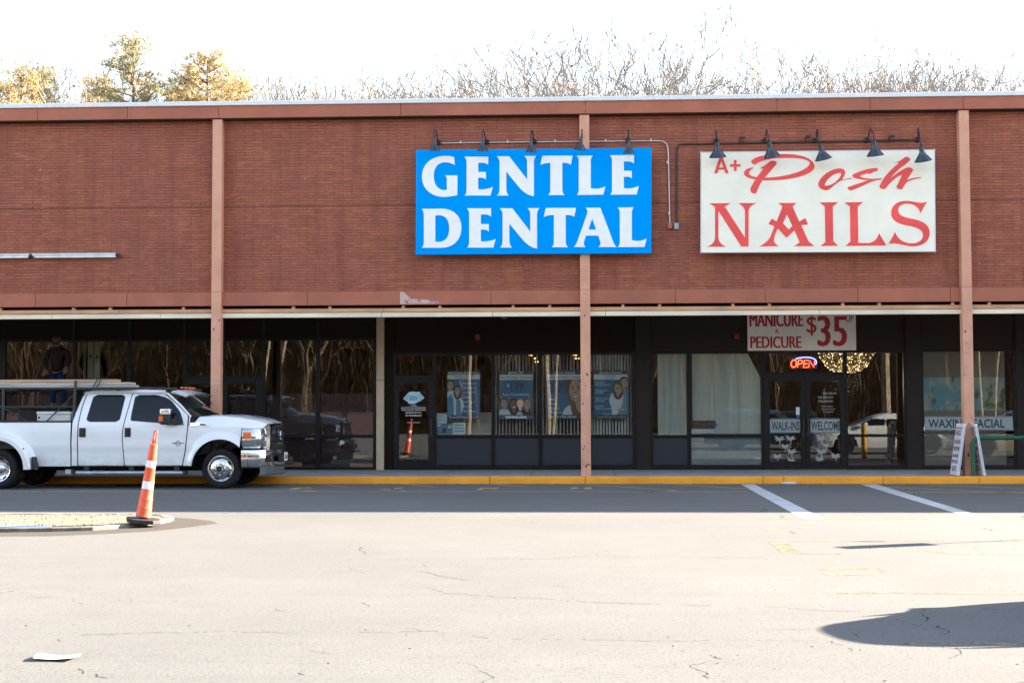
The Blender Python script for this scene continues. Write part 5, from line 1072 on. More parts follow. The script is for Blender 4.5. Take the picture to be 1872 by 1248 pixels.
# bonnet
def bonnet(u, v):
    s_ = 2*v-1; e = abs(s_); xa = tx(347)+.38*(1-s_*s_); xb = tx(475)+.17*(1-e**2.5)
    x = lerp(xa, xb, u); xn = lerp(tx(347), tx(476), u)
    half = lerp(.985, .965, u)+plan(xn); ze = seam(xn)
    top = interp([(0, Z(761.5)), (.3, Z(760.5)), (.6, Z(763.5)), (.85, Z(769)), (1, Z(776))], u)
    pw = .02*math.exp(-((e-.45)/.12)**2)*(1-u*.5)     # power bulge lines
    return (x, YC+s_*half, lerp(ze, top, sstep(min(1, (1-e)/.24))**.8)+pw+.015*(1-s_*s_))
mb = MB(); mb.grid(28, 48, bonnet); T(mb, 'bonnet', mt_tw, smooth=True)
mb = MB(); mb.box(tx(340), tx(352), YC-.9, YC+.9, Z(800), Z(764)); mb.grid(1, 16, lambda u, v: (tx(343)+.38*(1-(2*v-1)**2)+.09*(u-.3), YC+(2*v-1)*.93, Z(761.2)+.004-.012*u)); T(mb, 'cowl', mt_tblk)
# nose: headlights, grille, bumper
def wrap(mb, pl, zp):       # plan outline swept up a profile of (outward, z)
    n = len(pl); vs_ = []
    for o_, z in zp:
        for i, (x, y) in enumerate(pl):
            a, b_ = Vector(pl[max(i-1, 0)]), Vector(pl[min(i+1, n-1)]); t = (b_-a).normalized(); nr = Vector((t.y, -t.x)) if True else None
            if nr.x < 0 and abs(nr.x) > abs(nr.y): nr = -nr
            vs_.append((x+nr.x*o_, y+nr.y*o_, z))
    mb.add(vs_, [(j*n+i, j*n+i+1, (j+1)*n+i+1, (j+1)*n+i) for j in range(len(zp)-1) for i in range(n-1)])
def mirror_plan(l): return l + [(x, 2*YC-y) for x, y in reversed(l)]
NX = tx(477); Yn = YC-.985
nose = [(tx(441), Yn+.03), (tx(455), Yn+.05), (tx(466), Yn+.10), (tx(473), Yn+.19), (NX, Yn+.33)]
for sg in (-1, 1):
    pl = nose if sg < 0 else [(x, 2*YC-y) for x, y in reversed(nose)]
    mb = MB(); wrap(mb, pl, [(0, Z(819.5)), (.03, Z(815)), (.035, Z(800)), (.02, Z(786)), (-.01, Z(782.5))]); h = T(mb, 'headlight', mt_lens, smooth=True)
    mb = MB(); am = [(tx(443), Yn+.03), (tx(450), Yn+.04), (tx(457), Yn+.06)]; wrap(mb, am if sg < 0 else [(x, 2*YC-y) for x, y in reversed(am)], [(.036, Z(802)), (.040, Z(799)), (.040, Z(792)), (.034, Z(790))]); mb.build('indicator', mt_amber, h, smooth=True)
    mb = MB(); mb.lathe([(.0, -.01), (.05, .0), (.075, .03), (.075, .05)], 18, (NX-.02, YC+sg*(.985-.24), Z(800)), (1, sg*.5, 0)); mb.build('bulb_reflector', mt_chrome, h, smooth=True)
gx_ = tx(477); gp_ = mirror_plan([(gx_-.03, Yn+.33), (gx_+.09, Yn+.36), (gx_+.125, Yn+.45), (gx_+.16, Yn+.75), (gx_+.17, YC)])
mb = MB(); wrap(mb, gp_, [(-.02, Z(822)), (.0, Z(821)), (.012, Z(800)), (0, Z(779)), (-.06, Z(774.5)), (-.16, Z(772.5))]); gr = T(mb, 'grille_surround', mt_chrome, smooth=True)
gi = mirror_plan([(gx_+.105, Yn+.40), (gx_+.13, Yn+.46), (gx_+.165, Yn+.75), (gx_+.175, YC)])
for za, zb_ in ((820, 815.5), (810, 804), (798, 792), (786.5, 781)):
    mb = MB(); wrap(mb, gi, [(.012, Z(za)), (.016, Z(za-1)), (.016, Z(zb_+1)), (.010, Z(zb_))]); mb.build('grille_mesh', mt_tblk, gr)
mb = MB(); mb.lathe([(.0, .03), (.09, .028), (.105, .02), (.11, 0)], 28, (gx_+.185, YC, Z(797)), (1, 0, 0)); mb.build('round_badge', mt_chrome, gr, smooth=True)
mb = MB(); mb.grid(2, 12, lambda u, v: (gx_+.10+.05*(1-(2*v-1)**2)-u*.12, YC+(2*v-1)*.52, Z(777.5)+.036*u+.01)); mb.build('bonnet_vent', mt_tblk, gr)
bp = mirror_plan([(tx(441), Yn-.02), (tx(462), Yn+.0), (tx(474), Yn+.06), (tx(484), Yn+.18), (tx(489), Yn+.40), (tx(491)+.06, Yn+.7), (tx(492)+.08, YC)])
mb = MB(); wrap(mb, bp, [(-.03, Z(855)), (.015, Z(852)), (.03, Z(842)), (.03, Z(830)), (.015, Z(823)), (-.10, Z(821.5))]); bu = T(mb, 'front_bumper', mt_chrome, smooth=True)
mb = MB(); wrap(mb, bp[2:-2], [(-.03, Z(870)), (-.01, Z(868)), (-.005, Z(856)), (-.02, Z(853))]); mb.build('air_dam', mt_grey, bu)
for sg in (-1, 1):
    y = YC+sg*.74; mb = MB(); mb.box(tx(484)+.0, tx(484)+.085, y-.13, y+.13, Z(845), Z(832)); mb.build('fog_lamp_recess', mt_tblk, bu, bevel=.012)
    mb = MB(); mb.lathe([(.0, .012), (.05, .006), (.055, -.01)], 16, (tx(484)+.085, y, Z(838.5)), (1, 0, 0)); mb.build('fog_lamp', mt_lens, bu, smooth=True)
mb = MB(); mb.box(tx(492)+.07, tx(492)+.118, YC-.50, YC+.50, Z(846), Z(833)); mb.build('lower_grille', mt_tblk, bu, bevel=.01)
mb = MB(); mb.box(tx(492)+.12, tx(492)+.128, YC-.155, YC+.155, Z(845), Z(829)); pl_ = mb.build('number_plate', mt_pwhite, bu, bevel=.006)
mb = MB(); [mb.box(tx(492)+.129, tx(492)+.130, YC-.12+i*.042, YC-.12+i*.042+.026, Z(841), Z(834)) for i in range(6)]; mb.build('characters', M('plate_red', (.35, .03, .04), .5), pl_)
mb = MB(); [mb.tube([(tx(488), YC+s_*.42, Z(852)), (tx(492)+.20, YC+s_*.42, Z(852)), (tx(492)+.20, YC+s_*.42, Z(846))], .016, 8) for s_ in (-1, 1)]; mb.build('tow_hook', mt_tblk, bu)
# door mirrors
for sg in (-1, 1):
    yb = YC+sg*1.03; mb = MB(); mb.box(tx(299), tx(316), min(yb+sg*.06, yb+sg*.26), max(yb+sg*.06, yb+sg*.26), Z(776), Z(758.5)); o = T(mb, 'door_mirror', mt_tblk, bevel=.025, seg=3, smooth=True)
    mb = MB(); mb.box(tx(298.5), tx(317), min(yb+sg*.055, yb+sg*.265), max(yb+sg*.055, yb+sg*.265), Z(759), Z(746.5)); mb.build('cap', mt_chrome, o, bevel=.03, seg=4, smooth=True)
    mb = MB(); mb.box(tx(297), tx(304.5), min(yb+sg*.24, yb+sg*.267), max(yb+sg*.24, yb+sg*.267), Z(770), Z(760.5)); mb.build('indicator', mt_amber, o, bevel=.006)
    mb = MB(); mb.tube([(tx(311), yb+sg*.08, Z(768)), (tx(322), YC+sg*(sw(1.4)+.0), Z(770))], .03, 8); mb.tube([(tx(311), yb+sg*.08, Z(773)), (tx(326), YC+sg*(sw(1.35)), Z(775))], .03, 8); mb.poly([(tx(318), Z(758)), (tx(336), Z(776)), (tx(308), Z(776))], to3=lambda x, z, d: (x, YC+sg*(sw(z)+.016+.02-d), z), depth=.02); mb.build('bracket', mt_tblk, o)
# bed with rear arch and swelling dually guards
XRr, BW = tx(0.5), tx(128); XB = tx(-118)
def bed_foot(x): d = x-XRr; return max(Z(852), ZF+.02+math.sqrt(max(0, RA*RA-d*d)) if abs(d) < RA else 0)
xs_b = sorted(set([lerp(XB, BW, i/70) for i in range(71)]+[XRr-RA+1e-3, XRr+RA-1e-3, XRr-RA-1e-3, XRr+RA+1e-3]))
for sg in (-1, 1):
    mb = MB(); nv = 12; vs_ = []
    for x in xs_b:
        a, b_ = bed_foot(x), Z(771)
        for j in range(nv+1): z = lerp(a, b_, j/nv); vs_.append((x, YC+sg*(sw(z)-.004-.012*math.exp(-((z-Z(823))/.012)**2)), z))
    n = nv+1; mb.add(vs_, [(i*n+j, (i+1)*n+j, (i+1)*n+j+1, i*n+j+1) for i in range(len(xs_b)-1) for j in range(nv)]); T(mb, 'bed_side', mt_tw, smooth=True)
    mb = MB()
    def guard(u, v):
        a = lerp(R(-14), R(194), u); top = max(0, math.sin(a)); r = lerp(RA-.01, RA+.20-.03*top, v); sx = 1.0 if True else 1
        off = .225*(1-sstep((v-.42)/.58)) if v > .42 else .225
        z = max(Z(857), ZF+.02+r*math.sin(a)); return (XRr+r*math.cos(a), YC+sg*(1.0+off), z)
    mb.grid(44, 12, guard); mb.grid(44, 1, lambda u, v: (lambda p: (p[0], p[1]-sg*.30*v, p[2]))(guard(u, 0))); T(mb, 'rear_guard', mt_tw, smooth=True)
    mb = MB(); mb.grid(28, 1, lambda u, v: (XRr+(RA-.012)*math.cos(math.pi*u), YC+sg*(1.15-v*.75), ZF+.02+(RA-.012)*math.sin(math.pi*u))); T(mb, 'wheel_arch_liner', mt_under)
    mb = MB(); mb.lathe([(.0, .008), (.016, .006), (.02, 0)], 10, (tx(50), YC+sg*1.215, Z(819)), (0, sg, 0)); T(mb, 'marker_lamp', mt_amber)
    mb = MB(); y0, y1 = sorted((YC+sg*.80, YC+sg*1.17)); mb.add([(tx(63), y0, Z(857)), (tx(71), y0, Z(855)), (tx(66), y0, Z(834)), (tx(63.5), y0, Z(834)), (tx(63), y1, Z(857)), (tx(71), y1, Z(855)), (tx(66), y1, Z(834)), (tx(63.5), y1, Z(834))], [(0,1,2,3),(7,6,5,4),(0,4,5,1),(1,5,6,2),(2,6,7,3),(3,7,4,0)]); T(mb, 'mud_flap', mt_tblk, bevel=.006)
    y0, y1 = sorted((YC+sg*1.0, YC+sg*.90)); mb = MB(); mb.box(XB, BW, y0, y1, Z(771.5), Z(768.5)); T(mb, 'bed_rail', mt_tblk, bevel=.008)
    y0, y1 = sorted((YC+sg*.90, YC+sg*.86)); mb = MB(); mb.box(XB, BW, y0, y1, .85, Z(771)); T(mb, 'bed_liner', mt_grey)
mb = MB(); mb.box(XB, BW-.01, YC-.9, YC+.9, .80, .85); mb.box(BW-.04, BW, YC-.96, YC+.96, .5, Z(771)); T(mb, 'bed_floor', mt_grey)
mb = MB(); mb.box(XB-.05, XB, YC-.98, YC+.98, .55, Z(771)); T(mb, 'tailgate', mt_tw, bevel=.012)
mb = MB(); mb.box(XB, tx(470), YC-.72, YC+.72, .36, .62); mb.box(BW, tx(345), YC-.93, YC+.93, SILL-.06, SILL+.03); T(mb, 'chassis', mt_under)
for sg in (-1, 1):
    yb = YC+sg*1.0; mb = MB(); mb.tube([(tx(136), yb, Z(864)), (tx(340), yb, Z(864))], .040, 12); o = T(mb, 'running_board', M('step_steel', (.42, .46, .50), .35, metal=.7), smooth=True)
    mb = MB(); [mb.box(tx(p_)-.05, tx(p_)+.05, min(yb, yb-sg*.25), max(yb, yb-sg*.25), Z(863), Z(852)) for p_ in (158, 240, 323)]; mb.box(tx(335), tx(342), yb-.05, yb+.05, Z(868), Z(860)); mb.box(tx(134), tx(139), yb-.05, yb+.05, Z(868), Z(860)); mb.build('bracket', mt_tblk, o)
mb = MB(); mb.box(tx(118), tx(128), YC-.95, YC-.75, Z(866), Z(858)); T(mb, 'exhaust_shield', mt_silver)
# wheels
def wheel(x, y, sg, deep, name='wheel'):
    w_ = .245; ax = (0, sg, 0); o = (x, y, RT)
    mb = MB(); mb.lathe([(.245, -w_/2+.03), (.33, -w_/2), (.375, -w_/2+.02), (.398, -w_/2+.06), (.40, 0), (.398, w_/2-.06), (.375, w_/2-.02), (.33, w_/2), (.255, w_/2-.02), (.245, w_/2-.05)], 48, o, ax)
    mb.lathe([(.245, -w_/2+.03), (.0, -w_/2+.03)], 24, o, ax)
    for rr in (.392,):
        for k_ in range(60): a = k_*math.pi/30; p_ = Vector((x+.396*math.cos(a), y, RT+.396*math.sin(a))); mb.add([p_+Vector((0, s_*.11, 0))+Vector((math.cos(a+da), 0, math.sin(a+da)))*.007 for s_, da in ((-1, .0), (1, .0), (1, .04), (-1, .04))], [(0,1,2,3)])
    t = T(mb, name, mt_tyre, smooth=True)
    mb = MB()
    if deep: prof_ = [(.262, w_/2-.015), (.258, w_/2), (.245, w_/2-.005), (.225, .03), (.20, -.02), (.13, -.03), (.115, .02), (.07, .05), (.0, .055)]
    else: prof_ = [(.262, w_/2-.02), (.260, w_/2+.005), (.248, w_/2+.006), (.236, w_/2-.02), (.225, w_/2+.0), (.19, w_/2+.035), (.135, w_/2+.055), (.105, w_/2+.06), (.098, w_/2+.10), (.085, w_/2+.125), (.05, w_/2+.13), (.0, w_/2+.13)]
    mb.lathe(prof_, 48, o, ax); rm = mb.build('rim', mt_chrome, t, smooth=True)
    mb = MB()
    for k_ in range(5 if not deep else 8):
        a = k_*2*math.pi/(5 if not deep else 8)+.55; rr = .205; c_ = Vector((x+rr*math.cos(a), y+sg*(w_/2+.024 if not deep else .004), RT+rr*math.sin(a))); tg = Vector((-math.sin(a), 0, math.cos(a))); rd = Vector((math.cos(a), sg*-.35, math.sin(a)))
        mb.add([c_+tg*.048*math.cos(q*.524)+rd*.021*math.sin(q*.524)+Vector((0, sg*.004, 0)) for q in range(12)], [tuple(range(12))])
    mb.build('vent_slot', mt_under, rm)
    mb = MB()
    if not deep:
        mb.disc((x, y+sg*(w_/2+.132), RT), ax, .058, 20); mb.build('hub_centre', mt_tblk, rm); mb = MB()
    for k_ in range(8): a = k_*math.pi/4; mb.lathe([(.011, 0), (.011, .03), (.0, .035)], 8, (x+.125*math.cos(a), y+sg*(w_/2+.05 if not deep else -.03), RT+.125*math.sin(a)), ax)
    mb.build('lug_nut', mt_chrome, rm)
for sg in (-1, 1):
    wheel(XF, YC+sg*.83, sg, False); wheel(XRr, YC+sg*1.02, sg, True); wheel(XRr, YC+sg*.70, sg, True)
mb = MB(); mb.tube([(XF, YC-.75, RT), (XF, YC+.75, RT)], .06); mb.tube([(XRr, YC-.75, RT), (XRr, YC+.75, RT)], .08); T(mb, 'axle', mt_under)
# ladder rack
mb = MB(); rr = .026; yn, yf = YC-.93, YC+.93; zr = Z(709.5, 28.1); zm = Z(743, 28.1); zbed = Z(769, 28.1)
for y in (yn, yf):
    mb.tube([(tx(-110, y), y, zr), (tx(262), y, zr), (tx(320), y, zr-.02)], rr, 8); mb.tube([(tx(-110), y, zm), (tx(130), y, zm)], .020, 8)
    for px in (-105, 2, 131): mb.tube([(tx(px), y, zbed), (tx(px+(3 if px > 100 else 0)), y, zr+(.16 if px > 100 and y < YC else 0))], .028, 8)
    mb.tube([(tx(130), y, Z(722)), (tx(82), y, zbed)], .014, 8); mb.tube([(tx(-5), y, Z(741)), (tx(46), y, zbed)], .014, 8)
for px in (-105, -50, 25, 75, 133, 210, 300): mb.tube([(tx(px), yn, zr-.02), (tx(px), yf, zr-.02)], .022, 8)
T(mb, 'ladder_rack', mt_iron, smooth=True)
# boards on the rack
mt_pine = M('pale_pine', (.52, .34, .20), .7, var=.25, vs=3, stretch=(.3, 6, 6)); mt_aged = M('weathered_board', (.46, .42, .38), .8, var=.35, vs=3, stretch=(.4, 8, 8))
random.seed(4)
for i, (xe, y0, y1, za, zb_, m_, lab) in enumerate(((246, 28.14, 28.40, 708.5, 703.6, mt_aged, 'weathered grey board at the bottom of the rack stack'), (240, 28.15, 28.42, 703.2, 698.6, mt_aged, 'grey board second from the bottom of the rack stack'), (213, 28.16, 28.40, 698.2, 693, mt_pine, 'short pale pine board on top of the rack stack'),
       (238, 28.46, 28.70, 708.5, 703.6, mt_pine, None), (234, 28.46, 28.70, 703.2, 697.6, mt_pine, None), (242, 28.76, 29.0, 708.5, 702, mt_pine, None), (228, 29.06, 29.3, 708.5, 701, mt_pine, None))):
    z0, z1 = Z(za, 28.15), Z(zb_, 28.15); mb = MB(); mb.box(tx(-140-i*7), tx(xe, y0), y0, y1, z0, z1)
    tag(mb.build('lumber_board', m_, bevel=.004), lab or 'pine board lying behind the front boards on the truck rack', 'board', 'boards on the truck rack')
for i, px in enumerate((170, 177)):
    x = tx(px); mb = MB(); pts = [(x-.06, 28.11, Z(709)), (x, 28.115, Z(699)), (x+.03, 28.14, Z(691.5)), (x+.03, 28.6, Z(691)), (x+.03, 29.3, Z(692)), (x, 29.34, Z(709))]; mb.tube(pts, .010, 6)
    tag(mb.build('tie_strap', mt_tblk, smooth=True), ['black strap round the roof boards, left of the pair', 'black strap round the roof boards, right of the pair'][i], 'strap', 'straps round the boards')
# toolboxes in the bed
mt_alu = M('aluminium', (.60, .60, .60), .4, metal=.4, var=.12, vs=8)
o = empty('toolbox', (tx(94), 28.5, .85), 'low silver toolbox on the near side of the truck bed', 'toolbox')
x0, x1 = tx(61.5), tx(123); mb = MB(); mb.box(x0, x1, 28.17, 28.62, .86, Z(757, 28.2)); mb.build('body', mt_alu, o, bevel=.012)
mb = MB(); mb.box(x0-.012, x1+.012, 28.155, 28.635, Z(757, 28.2)+.003, Z(751.5, 28.2)); mb.build('lid', mt_coping, o, bevel=.015)
mb = MB(); mb.lathe([(.0, .012), (.022, .010), (.026, 0)], 12, (x0+.04, 28.168, Z(762.5, 28.2)), (0, -1, 0)); mb.build('lock', M('rusty_lock', (.20, .06, .03), .5), o); 
o = empty('toolbox', (tx(90), 29.7, .85), 'dark toolbox on the far side of the bed, under the man', 'toolbox')
zbox = PY(105, 743.5, 29.6).z; x0, x1 = PY(40, 740, 29.6).x, PY(127, 740, 29.6).x
mb = MB(); mb.box(x0, x1, 29.42, 29.86, .86, zbox-.06); mb.build('body', mt_tblk, o, bevel=.012); mb = MB(); mb.box(x0-.012, x1+.012, 29.40, 29.88, zbox-.055, zbox); mb.build('lid', mt_tblk, o, bevel=.012)
# ------------------------------------------------------------------ the man standing in the truck bed
def skin(name, verts, edges, radii, mat, p=None, root=0, sub=2):
    me = bpy.data.meshes.new(name); me.from_pydata([tuple(v) for v in verts], edges, []); o = bpy.data.objects.new(name, me); col.objects.link(o)
    md = o.modifiers.new('Skin', 'SKIN'); md.use_smooth_shade = True; md.branch_smoothing = .6
    if not me.skin_vertices:
        bm = bmesh.new(); bm.from_mesh(me); bm.verts.layers.skin.verify(); bm.to_mesh(me); bm.free()
    for i, r in enumerate(radii):
        sv = me.skin_vertices[0].data[i]; sv.radius = r if isinstance(r, tuple) else (r, r); sv.use_root = (i == root)
    sb = o.modifiers.new('Sub', 'SUBSURF'); sb.levels = sub; sb.render_levels = sub
    dg = bpy.context.evaluated_depsgraph_get(); nm = bpy.data.meshes.new_from_object(o.evaluated_get(dg)); o.modifiers.clear(); o.data = nm; bpy.data.meshes.remove(me)
    nm.materials.clear(); nm.materials.append(mat); nm.polygons.foreach_set('use_smooth', [True]*len(nm.polygons)); parent(o, p); return o
MY = 32.4
def mp(px, py, y=0.0): q = PY(px, py, MY+y); return Vector((q.x, MY+y, q.z))
pz = PY(105, 743.5, MY).z
mt_skin = M('skin', (.11, .062, .04), .55, var=.1, vs=20); mt_jacket = M('brown_jacket', (.022, .014, .012), .8, var=.25, vs=9, bump=.3, bs=30, spec=.1); mt_jeans = M('blue_jeans', (.006, .022, .06), .85, var=.3, vs=12, spec=.1); mt_cap = M('tan_cap', (.045, .028, .016), .8); mt_boot = M('grey_boots', (.07, .065, .06), .7); mt_glove = M('tan_glove', (.15, .085, .04), .75, var=.15, vs=20)
pel, wai, che, nek = mp(105, 681, .05), mp(105.5, 668, .03), mp(106, 648, -.06), mp(105.5, 636, -.12); head0, head1, head2 = mp(105, 631, -.17), mp(104.5, 626, -.21), mp(104.3, 621, -.19)
shl, shr = mp(92, 641, -.05), mp(121, 640.5, -.05); ell, elr = mp(82.5, 657, -.10), mp(126.5, 656, -.08); wrl, wrr = mp(82.5, 675, -.24), mp(121.5, 671.5, -.24)
hipl, hipr = mp(98, 687, .05), mp(112, 687, .05); knl, knr = mp(96, 711, -.13), mp(114.5, 711, -.11); anl, anr = mp(97, 738.5, .03), mp(116.5, 738.5, .03); tol, tor = mp(94.5, 742, -.16), mp(118.5, 742, -.15)
hl, hr = mp(80.5, 682, -.27), mp(119.5, 678, -.27)
man = empty('person', (pel.x, MY, pz), 'man in brown jacket, jeans and cap standing behind the truck rack, head bowed', 'person')
Vv = [pel, wai, che, nek, head0, head1, head2, shl, ell, wrl, shr, elr, wrr, hipl, knl, anl, hipr, knr, anr, tol, tor, hl, hr]
Ee = [(0,1),(1,2),(2,3),(3,4),(4,5),(5,6),(2,7),(7,8),(8,9),(2,10),(10,11),(11,12),(0,13),(13,14),(14,15),(0,16),(16,17),(17,18),(15,19),(18,20),(9,21),(12,22)]
Rr_ = [.11,.10,(.11,.09),.055,.075,.098,.082,.052,.040,.030,.052,.040,.030,.08,.055,.045,.095,.062,.045,.035,.035,(.040,.020),(.040,.020)]
body = skin('body', Vv, Ee, Rr_, mt_skin, man)
# fingers: five short chains from each palm
for (w_, h_, sg) in ((wrl, hl, -1), (wrr, hr, 1)):
    d = (h_-w_).normalized(); sd_ = d.cross(Vector((0, 1, 0))).normalized(); fv, fe, fr = [w_+d*.01, h_-d*.02], [(0, 1)], [(.034, .026), (.044, .024)]
    for k_ in range(4):
        b_ = h_+sd_*(-.03+.02*k_); L_ = (.072, .082, .078, .060)[k_]; i0 = len(fv); dr = (d+sd_*(-.12+.08*k_)).normalized()
        fv += [b_, b_+dr*L_*.5+Vector((0, -.010, 0)), b_+dr*L_*.95+Vector((0, .012, -.006))]; fe += [(1, i0), (i0, i0+1), (i0+1, i0+2)]; fr += [.0115, .0105, .009]
    i0 = len(fv); tb = w_+d*.04+sd_*sg*-.036; fv += [tb, tb+(d*.6-sd_*sg*.8).normalized()*.04, tb+(d*.95-sd_*sg*.5).normalized()*.075]; fe += [(0, i0), (i0, i0+1), (i0+1, i0+2)]; fr += [.015, .013, .010]
    skin('glove', fv, fe, fr, mt_glove, man, sub=1)
# plank on trestles carrying him
o = empty('work_platform', (man.location.x, MY, ZW), 'dark work platform with plank on trestle legs under the man', 'platform')
MB().box(pel.x-1.0, pel.x+1.1, MY-.28, MY+.22, pz-.045, pz).build('plank', mt_iron, o, bevel=.005)
for sx in (-.8, .9): MB().tube([(pel.x+sx, MY-.30, ZW), (pel.x+sx, MY-.04, pz-.045)], .022, 8).build('leg', mt_iron, o); MB().tube([(pel.x+sx, MY+.26, ZW), (pel.x+sx, MY+.0, pz-.045)], .022, 8).build('leg', mt_iron, o)
# face
mb = MB(); fd = (head1-head2).normalized(); fw = Vector((0, -1, -.45)).normalized(); up = Vector((0, -.45, 1)).normalized(); hc = head1+up*.01
mb.lathe([(.0, .03), (.016, .012), (.020, -.01)], 8, hc+fw*.095-up*.02, fw); nose_ = mb.build('nose', mt_skin, body, smooth=True)
mb = MB()
for s_ in (-1, 1): mb.lathe([(.0, .008), (.012, .003), (.013, -.01)], 10, hc+fw*.090+Vector((s_*.034, 0, 0))+up*.012, fw)
mb.build('eye', mt_tblk, body, smooth=True)
mb = MB(); mb.tube([hc+fw*.092+Vector((s_*.028, 0, 0))-up*(.058-abs(s_)*.004) for s_ in (-1, 0, 1)], .006, 6); mb.build('mouth', M('lips', (.30, .13, .10), .6), body, smooth=True)
mb = MB()
for s_ in (-1, 1): mb.lathe([(.0, .012), (.02, .010), (.028, -.01)], 10, hc+Vector((s_*.098, 0, 0)), (s_, 0, 0))
mb.build('ear', mt_skin, body, smooth=True)
mb = MB(); mb.lathe([(.104, -.03), (.106, .0), (.104, .05), (.085, .09), (.045, .112), (.0, .118)], 20, hc+up*.035, up); cap_ = mb.build('cap', mt_cap, man, smooth=True)
mb = MB(); mb.grid(10, 4, lambda u, v: tuple(hc+up*(.030-.03*v)+Vector((1, 0, 0))*.085*(2*u-1)*(1-.25*v*v)+fw*(.085*math.sqrt(max(0, 1-(2*u-1)**2*.75))+.085*v))); mb.build('peak', mt_cap, cap_, smooth=True)
J = [mp(105, 682, .03), wai, che, mp(105.5, 637.5, -.10), shl, ell, wrl, shr, elr, wrr]
skin('jacket', J, [(0,1),(1,2),(2,3),(2,4),(4,5),(5,6),(2,7),(7,8),(8,9)], [(.185,.15),(.18,.15),(.19,.15),.085,.092,.072,.052,.092,.072,.052], mt_jacket, man)
mb = MB(); mb.lathe([(.10, -.02), (.115, .0), (.105, .05), (.085, .07)], 18, nek+Vector((0, .01, 0)), Vector((0, -.4, 1))); mb.build('collar', mt_jacket, man, smooth=True)
skin('jeans', [pel+Vector((0, 0, .12)), hipl, knl, anl, hipr, knr, anr], [(0,1),(1,2),(2,3),(0,4),(4,5),(5,6)], [(.165,.14),.112,.085,.070,.112,.085,.070], mt_jeans, man)
for a_, t_ in ((anl, tol), (anr, tor)):
    dn = Vector((0, 0, 1)); foot = Vector((a_.x, a_.y, pz+.05)); skin('boot', [a_+dn*.04, foot+Vector((0, .03, 0)), Vector((t_.x, t_.y+.06, pz+.045)), Vector((t_.x, t_.y, pz+.038))], [(0,1),(1,2),(2,3)], [.066, .058, .052, .040], mt_boot, man)

# ------------------------------------------------------------------ trees behind the roof
mt_bark = M('pale_bark', (.24, .21, .185), .9, var=.3, vs=12); mt_twig = M('twigs', (.25, .22, .195), .9, var=.2)
mt_pbark = M('pine_bark', (.20, .13, .09), .9, var=.3); 
def leaf_mat(name, a, b_):
    m, nt_, bs_, out = newmat(name); f = noisef(nt_, coords(nt_), 1.4, 4); c = mixc(nt_, ramp(nt_, f, .38, .62), a, b_)
    nt_.links.new(c, bs_.inputs['Base Color']); bs_.inputs['Roughness'].default_value = .7
    tl = nt_.nodes.new('ShaderNodeBsdfTranslucent'); nt_.links.new(c, tl.inputs[0]); mx = nt_.nodes.new('ShaderNodeMixShader'); mx.inputs[0].default_value = .4
    nt_.links.new(bs_.outputs[0], mx.inputs[1]); nt_.links.new(tl.outputs[0], mx.inputs[2]); nt_.links.new(mx.outputs[0], out.inputs[0]); return m
mt_needle = leaf_mat('pine_needles', (.18, .185, .095), (.38, .31, .165)); mt_needle2 = leaf_mat('golden_needles', (.28, .225, .11), (.52, .40, .21))
def bare(seed, h, levels=8, L0=.19, ang=(14, 30), r0=.0085, ratio=.83, side=2):
    # a fanning winter tree: stems that keep forking, with fine side twigs
    rnd = random.Random(seed); big, fine = MB(), MB()
    def limb(p, q, ra, rb, bend):
        m = p.lerp(q, .5)+bend; n = 5 if rb > .03*h/16 else 3
        (big if rb > .03*h/16 else fine).tube([p, m, q], [ra, (ra+rb)/2, rb], n, cap=False)
    def grow(p, d, L, r, lev):
        l = L*rnd.uniform(.75, 1.2); q = p+d*l; rb = r*.86; bend = Vector((rnd.gauss(0, 1), rnd.gauss(0, 1), 0))*l*.045
        limb(p, q, r, rb, bend)
        if lev >= 3:
            for k_ in range(side):
                if rnd.random() < .35: continue
                t = rnd.uniform(.25, .95); s_ = p.lerp(q, t); o_ = Matrix.Rotation(rnd.uniform(0, 6.28), 3, d) @ d.orthogonal().normalized(); a = R(rnd.uniform(30, 55)); e = (d*math.cos(a)+o_*math.sin(a)+Vector((0, 0, .25))).normalized(); tl = l*rnd.uniform(.35, .8); e2 = (e+Vector((rnd.gauss(0, .12), rnd.gauss(0, .12), .22))).normalized()
                fine.tube([s_, s_+e*tl*.5, s_+e*tl*.5+e2*tl*.5], [.015*h/16, .012*h/16, .008*h/16], 3, cap=False)
        if lev >= levels: return
        n = 3 if rnd.random() < (.55 if lev < 2 else .22) else 2; a0 = rnd.uniform(0, 6.28)
        for k_ in range(n):
            o_ = Matrix.Rotation(a0+k_*6.28/n+rnd.gauss(0, .4), 3, d) @ d.orthogonal().normalized(); a = R(rnd.uniform(*ang))*(1.35 if lev < 2 else 1)*(.55 if (k_ == 0 and n == 2) else 1)
            e = (d*math.cos(a)+o_*math.sin(a)+Vector((0, 0, .05 if lev < 4 else .02))).normalized()
            grow(q, e, L*ratio, max(rb*rnd.uniform(.66, .82), .0105*h/16), lev+1)
    grow(Vector((0, 0, 0)), Vector((rnd.gauss(0, .04), rnd.gauss(0, .04), 1)).normalized(), h*L0, h*r0, 0)
    mx = sorted(v[2] for v in fine.v)[-20]; k_ = h/mx
    for mb in (big, fine): mb.v = [(v[0]*k_, v[1]*k_, v[2]*k_) for v in mb.v]
    return big, fine
def tree_proto(name, big, fine, mb_, mf_, label, group):
    o = empty(name, (0, 0, 0), label, 'tree', group); big.build('trunk', mb_, o, weld=False); fine.build('crown', mf_, o, weld=False); return o
def place(o, px, ptop, Y, hproto, rz, first, wide=1.0, label=None):
    c = o if first else copy_tree(o); t = PY(px, ptop, Y); s_ = t.z/hproto
    c.location = (t.x, Y, -.02); c.rotation_euler.z = rz; c.scale = (s_*wide, s_*wide, s_)
    if label: c['label'] = label
    return c
GRP = 'bare trees beyond the roof'
